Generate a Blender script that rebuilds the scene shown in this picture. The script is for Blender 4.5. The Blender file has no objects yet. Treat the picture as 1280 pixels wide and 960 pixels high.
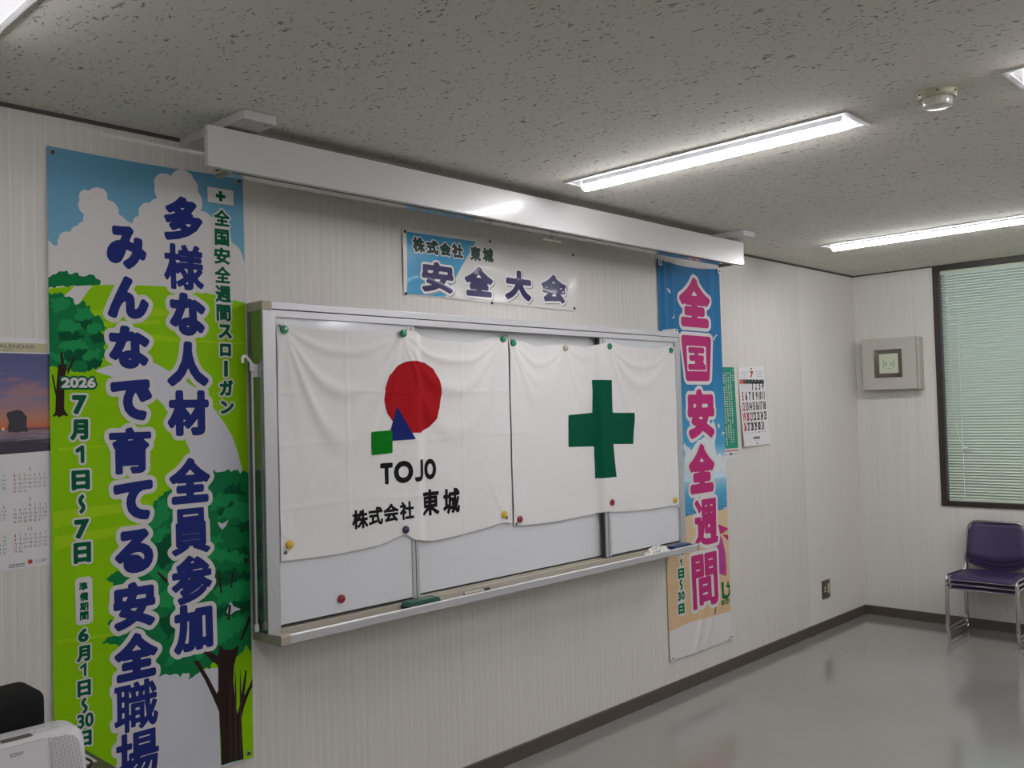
import bpy, bmesh, math, random
import numpy as np
from mathutils import Matrix, Vector

S = bpy.context.scene
COL = S.collection
rnd = random.Random(7)
R = math.radians

# ------------------------------------------------------------------ camera
cam = bpy.data.cameras.new('camera')
cam.sensor_width = 36.0
cam.lens = 36.0 * 1156.557 / 1280.0
cam.clip_start = 0.05
cam_o = bpy.data.objects.new('camera', cam); COL.objects.link(cam_o)
_r = Vector((0.69215312, -0.72123369, -0.02731335)); _u = Vector((-0.00307384, -0.04078853, 0.99916307)); _f = Vector((0.72174414, 0.69148989, 0.03044886))
cam_o.matrix_world = Matrix(((_r.x, _u.x, -_f.x, 0.0), (_r.y, _u.y, -_f.y, -2.90947), (_r.z, _u.z, -_f.z, 1.55516), (0, 0, 0, 1)))
S.camera = cam_o

# ------------------------------------------------------------------ world, exposure, lamp strength
W_ = bpy.data.worlds.new('overcast_sky'); S.world = W_; W_.use_nodes = True
_bg = W_.node_tree.nodes['Background']; _bg.inputs[0].default_value = (0.80, 0.92, 1.0, 1); _bg.inputs[1].default_value = 0.4
LAMP = 34.0                     # emission of the ceiling light lenses
S.view_settings.view_transform = 'Standard'; S.view_settings.look = 'None'
S.view_settings.exposure = 0.87; S.view_settings.gamma = 1.0
S.view_settings.use_curve_mapping = False
S.cycles.use_denoising = True
S.cycles.max_bounces = 8
S.cycles.diffuse_bounces = 5

# ------------------------------------------------------------------ room sizes (metres)
H = 2.5                         # ceiling
XR = 6.742                      # right wall
XL = -2.9                       # left wall
YB = -7.0                       # back wall (front wall is y = 0)
WIN_Y0, WIN_Y1, WIN_Z0, WIN_Z1 = -0.574, -2.35, 0.822, 2.499

# artwork outlines and lettering boxes, metres on the wall (x, z)
D = {
 'L_blue': [('多',1.467,2.228,0.135,0.151),('様',1.466,2.067,0.141,0.153),('な',1.475,1.91,0.127,0.144),('人',1.474,1.745,0.146,0.149),('材',1.473,1.582,0.146,0.151),('全',1.476,1.358,0.143,0.151),('員',1.475,1.191,0.135,0.152),('参',1.476,1.033,0.142,0.158),('加',1.477,0.875,0.139,0.157),('み',1.274,2.112,0.129,0.138),('ん',1.276,1.952,0.131,0.135),('な',1.278,1.794,0.13,0.137),('で',1.282,1.627,0.134,0.132),('育',1.278,1.467,0.135,0.147),('て',1.285,1.308,0.128,0.126),('る',1.285,1.149,0.123,0.138),('安',1.282,0.981,0.135,0.145),('全',1.285,0.821,0.138,0.146),('職',1.284,0.667,0.14,0.154),('場',1.285,0.512,0.139,0.153)],
 'L_head': [('全',1.607,2.251,0.06,0.058),('国',1.605,2.183,0.054,0.058),('安',1.605,2.119,0.06,0.058),('全',1.606,2.054,0.06,0.058),('週',1.607,1.988,0.06,0.058),('間',1.606,1.923,0.054,0.058),('ス',1.61,1.859,0.051,0.05),('ロ',1.61,1.795,0.042,0.044),('ー',1.611,1.731,0.015,0.055),('ガ',1.612,1.665,0.051,0.055),('ン',1.614,1.599,0.051,0.046)],
 'L_date': [('7',1.122,1.614,0.043,0.059),('月',1.121,1.538,0.054,0.063),('1',1.122,1.463,0.028,0.054),('日',1.123,1.385,0.055,0.06),('～',1.125,1.312,0.021,0.058),('7',1.124,1.237,0.044,0.058),('日',1.125,1.165,0.052,0.063),('6',1.124,0.917,0.031,0.041),('月',1.124,0.862,0.04,0.048),('1',1.123,0.813,0.018,0.039),('日',1.125,0.758,0.04,0.048),('～',1.125,0.706,0.019,0.047),('30',1.127,0.661,0.049,0.043),('日',1.125,0.608,0.04,0.047)],
 'L_prep': [('準',1.126,1.063,0.026,0.026),('備',1.127,1.033,0.026,0.026),('期',1.127,1.003,0.026,0.026),('間',1.127,0.975,0.026,0.026)],
 'L_year': [('2026',1.12,1.681,0.102,0.032)],
 'L_cloud1': [(1.03,2.108),(1.053,2.091),(1.067,2.093),(1.069,2.12),(1.083,2.138),(1.101,2.138),(1.124,2.163),(1.143,2.178),(1.146,2.202),(1.129,2.218),(1.132,2.243),(1.138,2.274),(1.161,2.275),(1.175,2.287),(1.193,2.29),(1.212,2.283),(1.213,2.254),(1.24,2.249),(1.25,2.212),(1.267,2.207),(1.287,2.168),(1.305,2.165),(1.3,2.184),(1.298,2.203),(1.319,2.219),(1.322,2.251),(1.354,2.266),(1.382,2.285),(1.371,2.326),(1.375,2.355),(1.405,2.371),(1.429,2.363),(1.441,2.385),(1.483,2.392),(1.508,2.369),(1.521,2.331),(1.529,2.264),(1.567,2.25),(1.608,2.222),(1.641,2.17),(1.683,2.122)],
 'L_cloudrest': [(1.691,2.1),(1.687,1.903),(1.03,1.916),(1.03,2.108)],
 'L_hill': [(1.03,1.962),(1.153,1.982),(1.251,1.991),(1.342,1.996),(1.423,1.997),(1.507,1.993),(1.595,1.98),(1.695,1.962),(1.715,0.388),(1.03,0.451)],
 'L_path0': [(1.114,1.976),(1.167,1.982),(1.147,1.958),(1.128,1.927),(1.109,1.916),(1.076,1.938)],
 'L_path1': [(1.166,1.717),(1.248,1.748),(1.352,1.75),(1.438,1.704),(1.504,1.662),(1.555,1.608),(1.601,1.547),(1.63,1.5),(1.65,1.444),(1.67,1.368),(1.496,1.38),(1.475,1.46),(1.435,1.554),(1.376,1.621),(1.319,1.667),(1.247,1.693)],
 'L_path2': [(1.323,0.75),(1.562,0.726),(1.567,0.39),(1.369,0.347),(1.309,0.366)],
 'L_sliver': [(1.613,0.624),(1.623,0.691),(1.645,0.741),(1.664,0.764),(1.701,0.762),(1.699,0.39),(1.65,0.393)],
 'L_streaks': [[(1.152,1.904),(1.354,1.927),(1.506,1.912),(1.327,1.894),(1.156,1.889)],[(1.17,1.87),(1.38,1.886),(1.38,1.873),(1.17,1.855)],[(1.34,1.838),(1.504,1.828),(1.683,1.824),(1.683,1.816),(1.49,1.817),(1.339,1.817)],[(1.041,1.296),(1.18,1.302),(1.334,1.304),(1.334,1.283),(1.167,1.269),(1.041,1.244)],[(1.045,1.22),(1.216,1.23),(1.333,1.242),(1.333,1.227),(1.191,1.203),(1.044,1.182)],[(1.057,1.485),(1.219,1.488),(1.219,1.483),(1.057,1.476)],[(1.05,0.917),(1.236,0.905),(1.236,0.898),(1.05,0.903)]],
 'L_row': [(1.03,2.008),(1.03,1.999),(1.059,2.009),(1.075,2.016),(1.091,2.022),(1.105,2.009),(1.122,2.017),(1.136,2.006),(1.153,2.018),(1.172,2.017),(1.189,2.001),(1.184,1.983),(1.105,1.974),(1.03,1.962)],
 'L_tree1': [(1.03,1.945),(1.07,1.952),(1.095,1.944),(1.109,1.926),(1.125,1.922),(1.133,1.93),(1.157,1.919),(1.166,1.897),(1.19,1.884),(1.202,1.867),(1.207,1.852),(1.189,1.831),(1.201,1.812),(1.199,1.787),(1.208,1.775),(1.191,1.752),(1.169,1.737),(1.154,1.717),(1.12,1.709),(1.097,1.725),(1.069,1.72),(1.055,1.73),(1.03,1.722)],
 'L_tree1hi': [[(1.044,1.936),(1.081,1.946),(1.1,1.925),(1.081,1.9),(1.048,1.893)],[(1.116,1.909),(1.147,1.913),(1.166,1.89),(1.137,1.869),(1.108,1.882)],[(1.057,1.864),(1.108,1.872),(1.136,1.849),(1.103,1.828),(1.061,1.836)],[(1.146,1.854),(1.185,1.866),(1.19,1.844),(1.155,1.83)],[(1.07,1.807),(1.127,1.819),(1.155,1.795),(1.107,1.774),(1.065,1.783)],[(1.145,1.78),(1.194,1.787),(1.174,1.756),(1.135,1.751)],[(1.042,1.773),(1.079,1.764),(1.088,1.74),(1.046,1.739)]],
 'L_trunk1': [(1.062,1.737),(1.086,1.737),(1.079,1.677),(1.078,1.6),(1.091,1.579),(1.074,1.583),(1.063,1.576),(1.056,1.583),(1.042,1.577),(1.052,1.593),(1.056,1.677)],
 'L_trunk1b': [[(1.042,1.705),(1.046,1.706),(1.057,1.648),(1.057,1.629),(1.05,1.658)],[(1.088,1.721),(1.107,1.76),(1.112,1.757),(1.087,1.701)],[(1.069,1.737),(1.067,1.773),(1.074,1.773),(1.079,1.737)]],
 'L_tree2': [(1.545,1.368),(1.563,1.389),(1.58,1.377),(1.604,1.381),(1.634,1.384),(1.658,1.369),(1.683,1.373),(1.72,1.362),(1.707,0.755),(1.682,0.76),(1.664,0.781),(1.645,0.752),(1.615,0.747),(1.586,0.769),(1.55,0.745),(1.533,0.727),(1.499,0.735),(1.47,0.717),(1.453,0.7),(1.459,0.733),(1.429,0.724),(1.394,0.739),(1.356,0.738),(1.336,0.772),(1.285,0.841),(1.23,0.867),(1.174,0.885),(1.211,0.898),(1.261,0.9),(1.241,0.939),(1.197,0.935),(1.227,0.961),(1.275,0.973),(1.293,1.015),(1.238,1.041),(1.189,1.076),(1.219,1.091),(1.264,1.094),(1.315,1.102),(1.326,1.141),(1.322,1.218),(1.339,1.267),(1.363,1.306),(1.387,1.325),(1.44,1.347)],
 'L_tree2hi': [[(1.546,1.288),(1.585,1.309),(1.626,1.297),(1.65,1.279),(1.611,1.268),(1.566,1.256),(1.543,1.248)],[(1.571,1.231),(1.61,1.257),(1.656,1.27),(1.712,1.27),(1.71,1.198),(1.655,1.209),(1.61,1.219),(1.571,1.213)],[(1.344,1.267),(1.387,1.309),(1.403,1.261),(1.37,1.213),(1.338,1.211)],[(1.541,1.162),(1.582,1.168),(1.593,1.145),(1.552,1.139)],[(1.528,1.11),(1.569,1.127),(1.622,1.104),(1.683,1.09),(1.652,1.062),(1.592,1.081),(1.54,1.088)],[(1.549,0.979),(1.62,1.001),(1.687,1.002),(1.699,0.956),(1.637,0.933),(1.566,0.934)],[(1.343,1.203),(1.386,1.224),(1.407,1.204),(1.382,1.181),(1.342,1.165)],[(1.366,1.003),(1.404,1.013),(1.425,0.973),(1.387,0.954),(1.36,0.968)],[(1.33,1.075),(1.368,1.09),(1.394,1.066),(1.361,1.045)],[(1.515,0.852),(1.588,0.887),(1.648,0.887),(1.684,0.848),(1.617,0.82),(1.557,0.802)],[(1.466,0.783),(1.506,0.796),(1.522,0.772),(1.488,0.763)],[(1.373,0.777),(1.395,0.803),(1.416,0.789),(1.394,0.768)],[(1.235,0.881),(1.286,0.891),(1.317,0.87),(1.28,0.857)]],
 'L_tree2lo': [[(1.597,1.319),(1.633,1.338),(1.666,1.33),(1.675,1.285),(1.638,1.299),(1.608,1.301)],[(1.566,1.245),(1.611,1.263),(1.632,1.272),(1.644,1.254),(1.601,1.231),(1.571,1.218)],[(1.599,1.112),(1.653,1.116),(1.708,1.093),(1.707,1.065),(1.652,1.078)],[(1.539,1.05),(1.621,1.044),(1.7,1.022),(1.694,1.001),(1.62,1.006),(1.549,0.99)],[(1.358,1.173),(1.407,1.183),(1.405,1.105),(1.373,1.079),(1.347,1.113)],[(1.609,1.2),(1.71,1.198),(1.709,1.154),(1.654,1.171)],[(1.365,0.932),(1.425,0.947),(1.429,0.869),(1.38,0.852)],[(1.536,0.915),(1.649,0.931),(1.704,0.927),(1.703,0.878),(1.648,0.893),(1.574,0.89)]],
 'L_gap': [[(1.571,1.213),(1.589,1.203),(1.613,1.214),(1.6,1.193),(1.588,1.184),(1.577,1.196)],[(1.598,0.904),(1.613,0.937),(1.625,0.919),(1.655,0.903),(1.63,0.901),(1.606,0.889)]],
 'L_trunk2': [(1.569,0.802),(1.586,0.78),(1.616,0.774),(1.643,0.785),(1.621,0.719),(1.617,0.671),(1.624,0.599),(1.632,0.551),(1.642,0.584),(1.652,0.636),(1.663,0.694),(1.669,0.692),(1.661,0.628),(1.655,0.603),(1.68,0.641),(1.706,0.695),(1.705,0.651),(1.679,0.619),(1.657,0.57),(1.647,0.537),(1.649,0.461),(1.652,0.395),(1.608,0.399),(1.569,0.398),(1.569,0.469),(1.565,0.576),(1.543,0.63),(1.515,0.694),(1.474,0.766),(1.491,0.765),(1.532,0.69),(1.557,0.639),(1.562,0.652),(1.562,0.732),(1.533,0.759),(1.505,0.794),(1.523,0.795),(1.562,0.763)],
 'L_twigs': [[(1.537,0.955),(1.553,0.872),(1.559,0.871),(1.554,0.946)],[(1.607,0.927),(1.6,0.877),(1.609,0.875),(1.616,0.925)],[(1.568,1.041),(1.573,0.997),(1.578,0.969),(1.584,0.968),(1.576,1.034)],[(1.621,1.033),(1.614,0.983),(1.62,0.982),(1.627,1.032)],[(1.664,1.071),(1.676,1.053),(1.679,1.055),(1.67,1.076)],[(1.553,0.899),(1.543,0.948),(1.549,0.947),(1.565,0.891)],[(1.682,0.876),(1.646,0.8),(1.656,0.799),(1.691,0.869)],[(1.357,1.071),(1.388,1.031),(1.394,1.04),(1.362,1.075)]],
 'L_bottom': [(1.03,0.444),(1.57,0.397),(1.699,0.391),(1.7,0.269),(1.03,0.382)],
 'L_flagbox': [(1.554,2.355),(1.655,2.361),(1.654,2.298),(1.553,2.293)],
 'L_flagcross': [('+',1.604,2.328,0.043,0.039)],
 'R_mag': [('全',4.566,2.157,0.311,0.287),('国',4.571,1.835,0.303,0.262),('安',4.59,1.517,0.278,0.285),('全',4.579,1.204,0.268,0.282),('週',4.615,0.894,0.245,0.269),('間',4.581,0.568,0.268,0.302)],
 'R_green': [('月',4.344,0.766,0.063,0.057),('1',4.344,0.7,0.031,0.039),('日',4.341,0.639,0.062,0.057),('～',4.337,0.578,0.031,0.061),('30',4.334,0.517,0.07,0.048),('日',4.33,0.447,0.062,0.057)],
 'R_logo': [(4.752,0.528),(4.778,0.524),(4.774,0.46),(4.799,0.442),(4.827,0.451),(4.83,0.488),(4.807,0.492),(4.808,0.506),(4.817,0.504),(4.818,0.523),(4.832,0.521),(4.83,0.502),(4.848,0.5),(4.848,0.49),(4.838,0.482),(4.845,0.448),(4.807,0.422),(4.755,0.435)],
 'R_logotext': [('建災防',4.788,0.409,0.089,0.033)],
 'R_umb': [[(4.738,0.87),(4.856,0.829),(4.788,0.811),(4.761,0.807)],[(4.778,0.805),(4.858,0.791),(4.852,0.754)],[(4.761,0.807),(4.722,0.816),(4.736,0.833)],[(4.761,0.802),(4.712,0.738),(4.698,0.712),(4.727,0.699),(4.723,0.635),(4.712,0.59),(4.807,0.557),(4.815,0.608),(4.807,0.698),(4.785,0.766)]],
 'R_cloud': [(4.407,1.36),(4.462,1.326),(4.477,1.303),(4.512,1.342),(4.547,1.363),(4.666,1.381),(4.707,1.478),(4.732,1.454),(4.732,1.313),(4.746,1.257),(4.774,1.283),(4.808,1.263),(4.815,1.234),(4.836,1.28),(4.862,1.264),(4.857,1.175),(4.406,1.203)],
 'R_gulls': [[(4.291,2.219),(4.306,2.202),(4.321,2.19),(4.314,2.212),(4.303,2.215)],[(4.329,2.052),(4.345,2.062),(4.35,2.08),(4.352,2.058)],[(4.747,1.971),(4.759,1.943),(4.782,1.968),(4.805,1.98),(4.783,1.977),(4.764,1.957)],[(4.767,1.453),(4.774,1.424),(4.793,1.438),(4.785,1.452)],[(4.807,1.385),(4.826,1.404),(4.844,1.398)]],
 'R_white': [(4.216,0.359),(4.469,0.361),(4.866,0.36),(4.863,0.173),(4.22,0.169)],
 'R_sandtop': [(4.39,0.938),(4.505,0.953),(4.587,0.931),(4.717,0.946),(4.851,0.957)],
 'R_streak': [[(4.233,0.658),(4.295,0.658),(4.34,0.617),(4.292,0.606),(4.231,0.624)],[(4.431,0.808),(4.53,0.815),(4.545,0.795),(4.446,0.789)],[(4.226,0.53),(4.303,0.535),(4.38,0.496),(4.285,0.494)],[(4.22,0.427),(4.361,0.438),(4.556,0.431),(4.555,0.413),(4.359,0.412),(4.219,0.402)],[(4.684,0.557),(4.844,0.571),(4.86,0.54),(4.699,0.527)],[(4.24,0.77),(4.331,0.741),(4.298,0.719)]],
 'R_stick': [(4.67,0.417),(4.68,0.42),(4.674,0.361),(4.662,0.363)],
 'T_blue': [(2.431,2.306),(2.824,2.309),(2.636,2.052),(2.428,2.05)],
 'T_navy': [('安',2.594,2.13,0.18,0.129),('全',2.839,2.133,0.172,0.132),('大',3.087,2.135,0.171,0.137),('会',3.335,2.14,0.181,0.135)],
 'T_green': [('株',2.493,2.257,0.066,0.064),('式',2.569,2.255,0.067,0.061),('会',2.642,2.255,0.064,0.058),('社',2.713,2.256,0.066,0.063),('東',2.819,2.255,0.064,0.064),('城',2.895,2.256,0.065,0.065)],
 'T_pins': [(2.416,2.311),(2.913,2.326),(3.499,2.326),(2.414,2.044),(2.917,2.039),(3.498,2.05)],
 'F1_circle': [(2.377,1.77),(2.458,1.766),(2.505,1.741),(2.534,1.696),(2.545,1.64),(2.534,1.581),(2.515,1.538),(2.475,1.504),(2.421,1.483),(2.358,1.485),(2.31,1.499),(2.267,1.528),(2.236,1.563),(2.222,1.615),(2.228,1.661),(2.249,1.708),(2.293,1.749),(2.334,1.765)],
 'F1_tri': [(2.287,1.591),(2.378,1.459),(2.233,1.457)],
 'F1_sq': [(2.156,1.495),(2.258,1.499),(2.259,1.411),(2.159,1.407)],
 'F1_tojo': [('T',2.228,1.333,0.062,0.082),('O',2.313,1.334,0.097,0.087),('J',2.401,1.334,0.064,0.086),('O',2.474,1.334,0.064,0.084)],
 'F1_co': [('株',2.098,1.172,0.073,0.071),('式',2.171,1.177,0.068,0.069),('会',2.245,1.182,0.074,0.07),('社',2.324,1.183,0.073,0.071),('東',2.47,1.2,0.098,0.106),('城',2.588,1.196,0.094,0.105)],
 'F2_cross': [(3.53,1.702),(3.651,1.701),(3.649,1.539),(3.828,1.535),(3.813,1.377),(3.648,1.384),(3.666,1.221),(3.532,1.222),(3.533,1.378),(3.341,1.383),(3.347,1.534),(3.528,1.542)],
 'F1_top': [(1.759,1.89),(1.788,1.89),(1.937,1.873),(2.116,1.872),(2.318,1.89),(2.376,1.887),(2.526,1.86),(2.73,1.857),(2.877,1.887),(2.947,1.879)],
 'F1_bot': [(1.747,1.063),(1.804,1.06),(1.986,1.056),(2.168,1.063),(2.313,1.091),(2.368,1.063),(2.478,1.045),(2.61,1.049),(2.749,1.06),(2.891,1.076),(2.926,1.068)],
 'F2_top': [(2.957,1.88),(3.03,1.875),(3.136,1.853),(3.333,1.871),(3.482,1.861),(3.635,1.887),(3.825,1.869),(4.036,1.868),(4.17,1.885),(4.231,1.878)],
 'F2_bot': [(2.945,1.056),(3.049,1.048),(3.268,1.044),(3.505,1.05),(3.592,1.058),(3.619,1.052),(3.782,1.041),(3.955,1.036),(4.137,1.036),(4.204,1.022)],
 'F_mag': [(1.787,1.866),(2.317,1.875),(2.912,1.878),(1.792,1.115),(2.314,1.11),(2.892,1.11),(2.977,1.863),(3.333,1.852),(3.634,1.867),(4.169,1.863),(2.992,1.079),(3.621,1.099),(4.168,1.063),(2.01,0.891)],
 'F_eye': [(1.771,1.877),(1.776,1.089),(2.937,1.893),(2.911,1.094),(2.97,1.873),(2.971,1.06),(4.223,1.869),(4.189,1.031)],
 'C2': [(5.027,1.792),(5.348,1.804),(5.395,1.308),(5.051,1.308)],
 'G': [(4.78,1.788),(4.99,1.791),(5.019,1.247),(4.816,1.248)],
}


# ------------------------------------------------------------------ materials
def srgb(r, g, b):
    f = lambda c: (c/255)/12.92 if c/255 <= 0.04045 else ((c/255+0.055)/1.055)**2.4
    return (f(r), f(g), f(b))
class NT:
    """small node-tree writer"""
    def __init__(s, name):
        s.m = bpy.data.materials.new(name); s.m.use_nodes = True
        s.t = s.m.node_tree; s.b = s.t.nodes['Principled BSDF']
        s.co = None
    def n(s, ty, **kw):
        x = s.t.nodes.new(ty)
        for k, v in kw.items(): setattr(x, k, v)
        return x
    def l(s, a, b): s.t.links.new(a, b)
    def coord(s):
        if s.co is None: s.co = s.n('ShaderNodeTexCoord').outputs['Object']
        return s.co
    def mapping(s, scale, loc=(0, 0, 0)):
        m = s.n('ShaderNodeMapping'); m.inputs['Scale'].default_value = scale; m.inputs['Location'].default_value = loc
        s.l(s.coord(), m.inputs['Vector']); return m.outputs[0]
    def noise(s, scale, detail=2.0, vec=None, rough=0.5):
        x = s.n('ShaderNodeTexNoise'); x.inputs['Scale'].default_value = scale; x.inputs['Detail'].default_value = detail
        x.inputs['Roughness'].default_value = rough
        s.l(vec if vec is not None else s.coord(), x.inputs['Vector']); return x.outputs['Fac']
    def ramp(s, fac, stops, interp='LINEAR'):
        x = s.n('ShaderNodeValToRGB'); x.color_ramp.interpolation = interp; e = x.color_ramp.elements
        while len(e) < len(stops): e.new(0.5)
        for q, (p, c) in zip(e, stops):
            q.position = p; q.color = (c, c, c, 1) if not isinstance(c, tuple) else (*c, 1)
        s.l(fac, x.inputs[0]); return x.outputs[0]
    def math(s, op, a, b=None, c=None):
        x = s.n('ShaderNodeMath', operation=op)
        for i, v in enumerate((a, b, c)):
            if v is None: continue
            if isinstance(v, (int, float)): x.inputs[i].default_value = v
            else: s.l(v, x.inputs[i])
        return x.outputs[0]
    def sep(s):
        x = s.n('ShaderNodeSeparateXYZ'); s.l(s.coord(), x.inputs[0]); return x.outputs
    def mix(s, fac, a, b):
        x = s.n('ShaderNodeMix', data_type='RGBA')
        for i, v in ((0, fac), (6, a), (7, b)):
            if isinstance(v, (int, float)): x.inputs[i].default_value = v
            elif isinstance(v, tuple): x.inputs[i].default_value = (*v, 1)
            else: s.l(v, x.inputs[i])
        return x.outputs[2]
    def color(s, v):
        if isinstance(v, tuple): s.b.inputs['Base Color'].default_value = (*v, 1)
        else: s.l(v, s.b.inputs['Base Color'])
    def bump(s, h, strength, dist=0.002):
        x = s.n('ShaderNodeBump'); x.inputs['Strength'].default_value = strength; x.inputs['Distance'].default_value = dist
        s.l(h, x.inputs['Height']); s.l(x.outputs[0], s.b.inputs['Normal'])
    def set(s, rough=0.5, metal=0.0, spec=None, coat=0.0):
        s.b.inputs['Roughness'].default_value = rough; s.b.inputs['Metallic'].default_value = metal
        if spec is not None: s.b.inputs['Specular IOR Level'].default_value = spec
        if coat: s.b.inputs['Coat Weight'].default_value = coat; s.b.inputs['Coat Roughness'].default_value = 0.06
        return s.m
_mc = {}
def M(name, col=(0.8, 0.8, 0.8), rough=0.5, metal=0.0, spec=None, coat=0.0, grain=0.0, gscale=60.0, emit=0.0):
    """plain procedural material with a faint grain in colour and relief"""
    if name in _mc: return _mc[name]
    t = NT(name)
    if grain > 0:
        nz = t.noise(gscale, 3.0)
        t.color(t.mix(t.ramp(nz, [(0.3, 0.0), (0.7, 1.0)]), tuple(c*(1-grain) for c in col), tuple(min(1, c*(1+grain)) for c in col)))
        t.bump(nz, 0.08, 0.001)
    else: t.color(tuple(col))
    if emit:
        t.b.inputs['Emission Color'].default_value = (1.0, 0.985, 1.0, 1); t.b.inputs['Emission Strength'].default_value = emit
    _mc[name] = t.set(rough, metal, spec, coat); return _mc[name]

def mat_wall(name, base, side):
    t = NT(name); x, y, z = t.sep()
    u = t.math('ADD', x, y)
    cmb = t.n('ShaderNodeCombineXYZ'); t.l(u, cmb.inputs[0]); t.l(t.math('MULTIPLY', z, 0.012), cmb.inputs[2])
    v = cmb.outputs[0]
    fine = t.noise(210.0, 2.0, v)
    band = t.noise(34.0, 1.0, v)
    fr = t.math('FRACT', t.math('MULTIPLY', u, 30.0))
    line = t.math('LESS_THAN', fr, 0.16)
    k = t.math('ADD', t.math('MULTIPLY', fine, 0.55), t.math('MULTIPLY', band, 0.25))
    k = t.math('ADD', k, t.math('MULTIPLY', line, 0.16 if side == 'front' else 0.05))
    dark = tuple(c*0.88 for c in base); light = tuple(min(1, c*1.09) for c in base)
    c = t.mix(t.ramp(k, [(0.22, 0.0), (0.72, 1.0)]), dark, light)
    if side == 'front':                        # the far strip is papered with a plainer, whiter sheet
        c2 = t.mix(t.ramp(fine, [(0.3, 0.0), (0.7, 1.0)]), tuple(q*1.0 for q in base), tuple(q*1.10 for q in base))
        c = t.mix(t.math('GREATER_THAN', x, 5.865), c, c2)
    # specks of mould near the skirting
    sp = t.noise(75.0, 3.0, t.mapping((1.0, 1.0, 0.8)))
    pat = t.noise(2.2, 2.0)
    hgt = t.ramp(z, [(0.07, 1.0), (0.34, 0.0)])
    m = t.math('MULTIPLY', t.ramp(sp, [(0.585, 0.0), (0.66, 1.0)]), t.math('MULTIPLY', hgt, t.ramp(pat, [(0.42, 0.15), (0.58, 1.0)])))
    if side == 'front': m = t.math('MULTIPLY', m, t.ramp(t.math('DIVIDE', x, 7.0), [(0.60, 0.25), (0.68, 1.0), (0.82, 1.0), (0.84, 0.0)]))
    c = t.mix(t.math('MULTIPLY', m, 0.75 if side == 'front' else 0.12), c, (0.22, 0.13, 0.08))
    t.color(c); t.bump(k, 0.25, 0.0012)
    return t.set(0.62, spec=0.3)
def mat_ceiling():
    t = NT('rockwool_ceiling_board')
    a = t.mapping((1.0, 0.34, 1.0))
    warp = t.n('ShaderNodeVectorMath', operation='ADD')
    nz = t.n('ShaderNodeTexNoise'); nz.inputs['Scale'].default_value = 22.0; t.l(t.coord(), nz.inputs['Vector'])
    sc = t.n('ShaderNodeVectorMath', operation='SCALE'); t.l(nz.outputs['Color'], sc.inputs[0]); sc.inputs['Scale'].default_value = 0.05
    t.l(a, warp.inputs[0]); t.l(sc.outputs[0], warp.inputs[1])
    worm = t.noise(112.0, 0.6, warp.outputs[0])
    pin = t.noise(190.0, 1.0)
    dens = t.noise(7.0, 2.0)
    w = t.ramp(t.math('ADD', worm, t.math('MULTIPLY', dens, 0.10)), [(0.350, 1.0), (0.385, 0.0)])
    p = t.ramp(pin, [(0.27, 1.0), (0.31, 0.0)])
    pit = t.math('MAXIMUM', w, t.math('MULTIPLY', p, 0.6))
    mott = t.noise(3.0, 3.0)
    base = t.mix(mott, (0.685, 0.665, 0.61), (0.73, 0.71, 0.655))
    t.color(t.mix(t.math('MULTIPLY', pit, 0.68), base, (0.11, 0.105, 0.10)))
    t.bump(t.math('MULTIPLY', pit, -1.0), 0.3, 0.003)
    return t.set(0.9, spec=0.15)
def mat_floor():
    t = NT('polished_grey_vinyl_floor')
    a = t.noise(1.6, 4.0); b = t.noise(60.0, 2.0)
    c = t.mix(t.ramp(a, [(0.3, 0.0), (0.7, 1.0)]), (0.232, 0.233, 0.211), (0.258, 0.259, 0.237))
    st = t.ramp(t.noise(3.3, 2.0, t.mapping((1, 1, 1), (3.1, 1.7, 0))), [(0.66, 0.0), (0.74, 1.0)])
    c = t.mix(t.math('MULTIPLY', st, 0.22), c, (0.25, 0.17, 0.19))
    t.color(c)
    t.l(t.ramp(a, [(0.2, 0.10), (0.8, 0.15)]), t.b.inputs['Roughness'])
    t.bump(t.noise(5.0, 2.0), 0.04, 0.004)
    m = t.set(0.17, spec=0.5, coat=0.7); t.b.inputs['Coat Roughness'].default_value = 0.13; return m

ALU = lambda: M('brushed_aluminium', (0.50, 0.50, 0.52), 0.45, 0.45, grain=0.04, gscale=90)
BEIGE = lambda: M('beige_plastic', (0.37, 0.335, 0.265), 0.5, grain=0.03)
CHROME = lambda: M('chrome', (0.55, 0.54, 0.54), 0.13, 1.0)
WHITEP = lambda: M('white_plastic', (0.74, 0.74, 0.74), 0.4, grain=0.015)
WHITEENAMEL = lambda: M('white_painted_metal', (0.45, 0.44, 0.445), 0.30, spec=0.35, coat=0.18, grain=0.01)
BLACK = lambda: M('black_plastic', (0.015, 0.015, 0.016), 0.4)
DARKB = lambda: M('dark_brown_aluminium', (0.035, 0.026, 0.022), 0.4, 0.2, grain=0.08)

# ------------------------------------------------------------------ mesh helpers
def link(name, me, mats, parent=None, smooth=False):
    for m in (mats if isinstance(mats, (list, tuple)) else [mats]): me.materials.append(m)
    if smooth: me.shade_smooth()
    o = bpy.data.objects.new(name, me); COL.objects.link(o)
    if parent is not None:
        o.parent = parent; o.matrix_parent_inverse = Matrix.Translation(-Vector(parent.location)) if parent.type == 'EMPTY' else Matrix.Identity(4)
    return o
def obj(name, bm, mats, parent=None, smooth=False):
    bmesh.ops.recalc_face_normals(bm, faces=bm.faces)
    me = bpy.data.meshes.new(name); bm.to_mesh(me); bm.free()
    if smooth:
        me.shade_smooth()
        me.set_sharp_from_angle(angle=R(38))
    return link(name, me, mats, parent)
def tag(o, label=None, cat=None, group=None, kind=None):
    if label: o['label'] = label
    if cat: o['category'] = cat
    if group: o['group'] = group
    if kind: o['kind'] = kind
    return o
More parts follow.
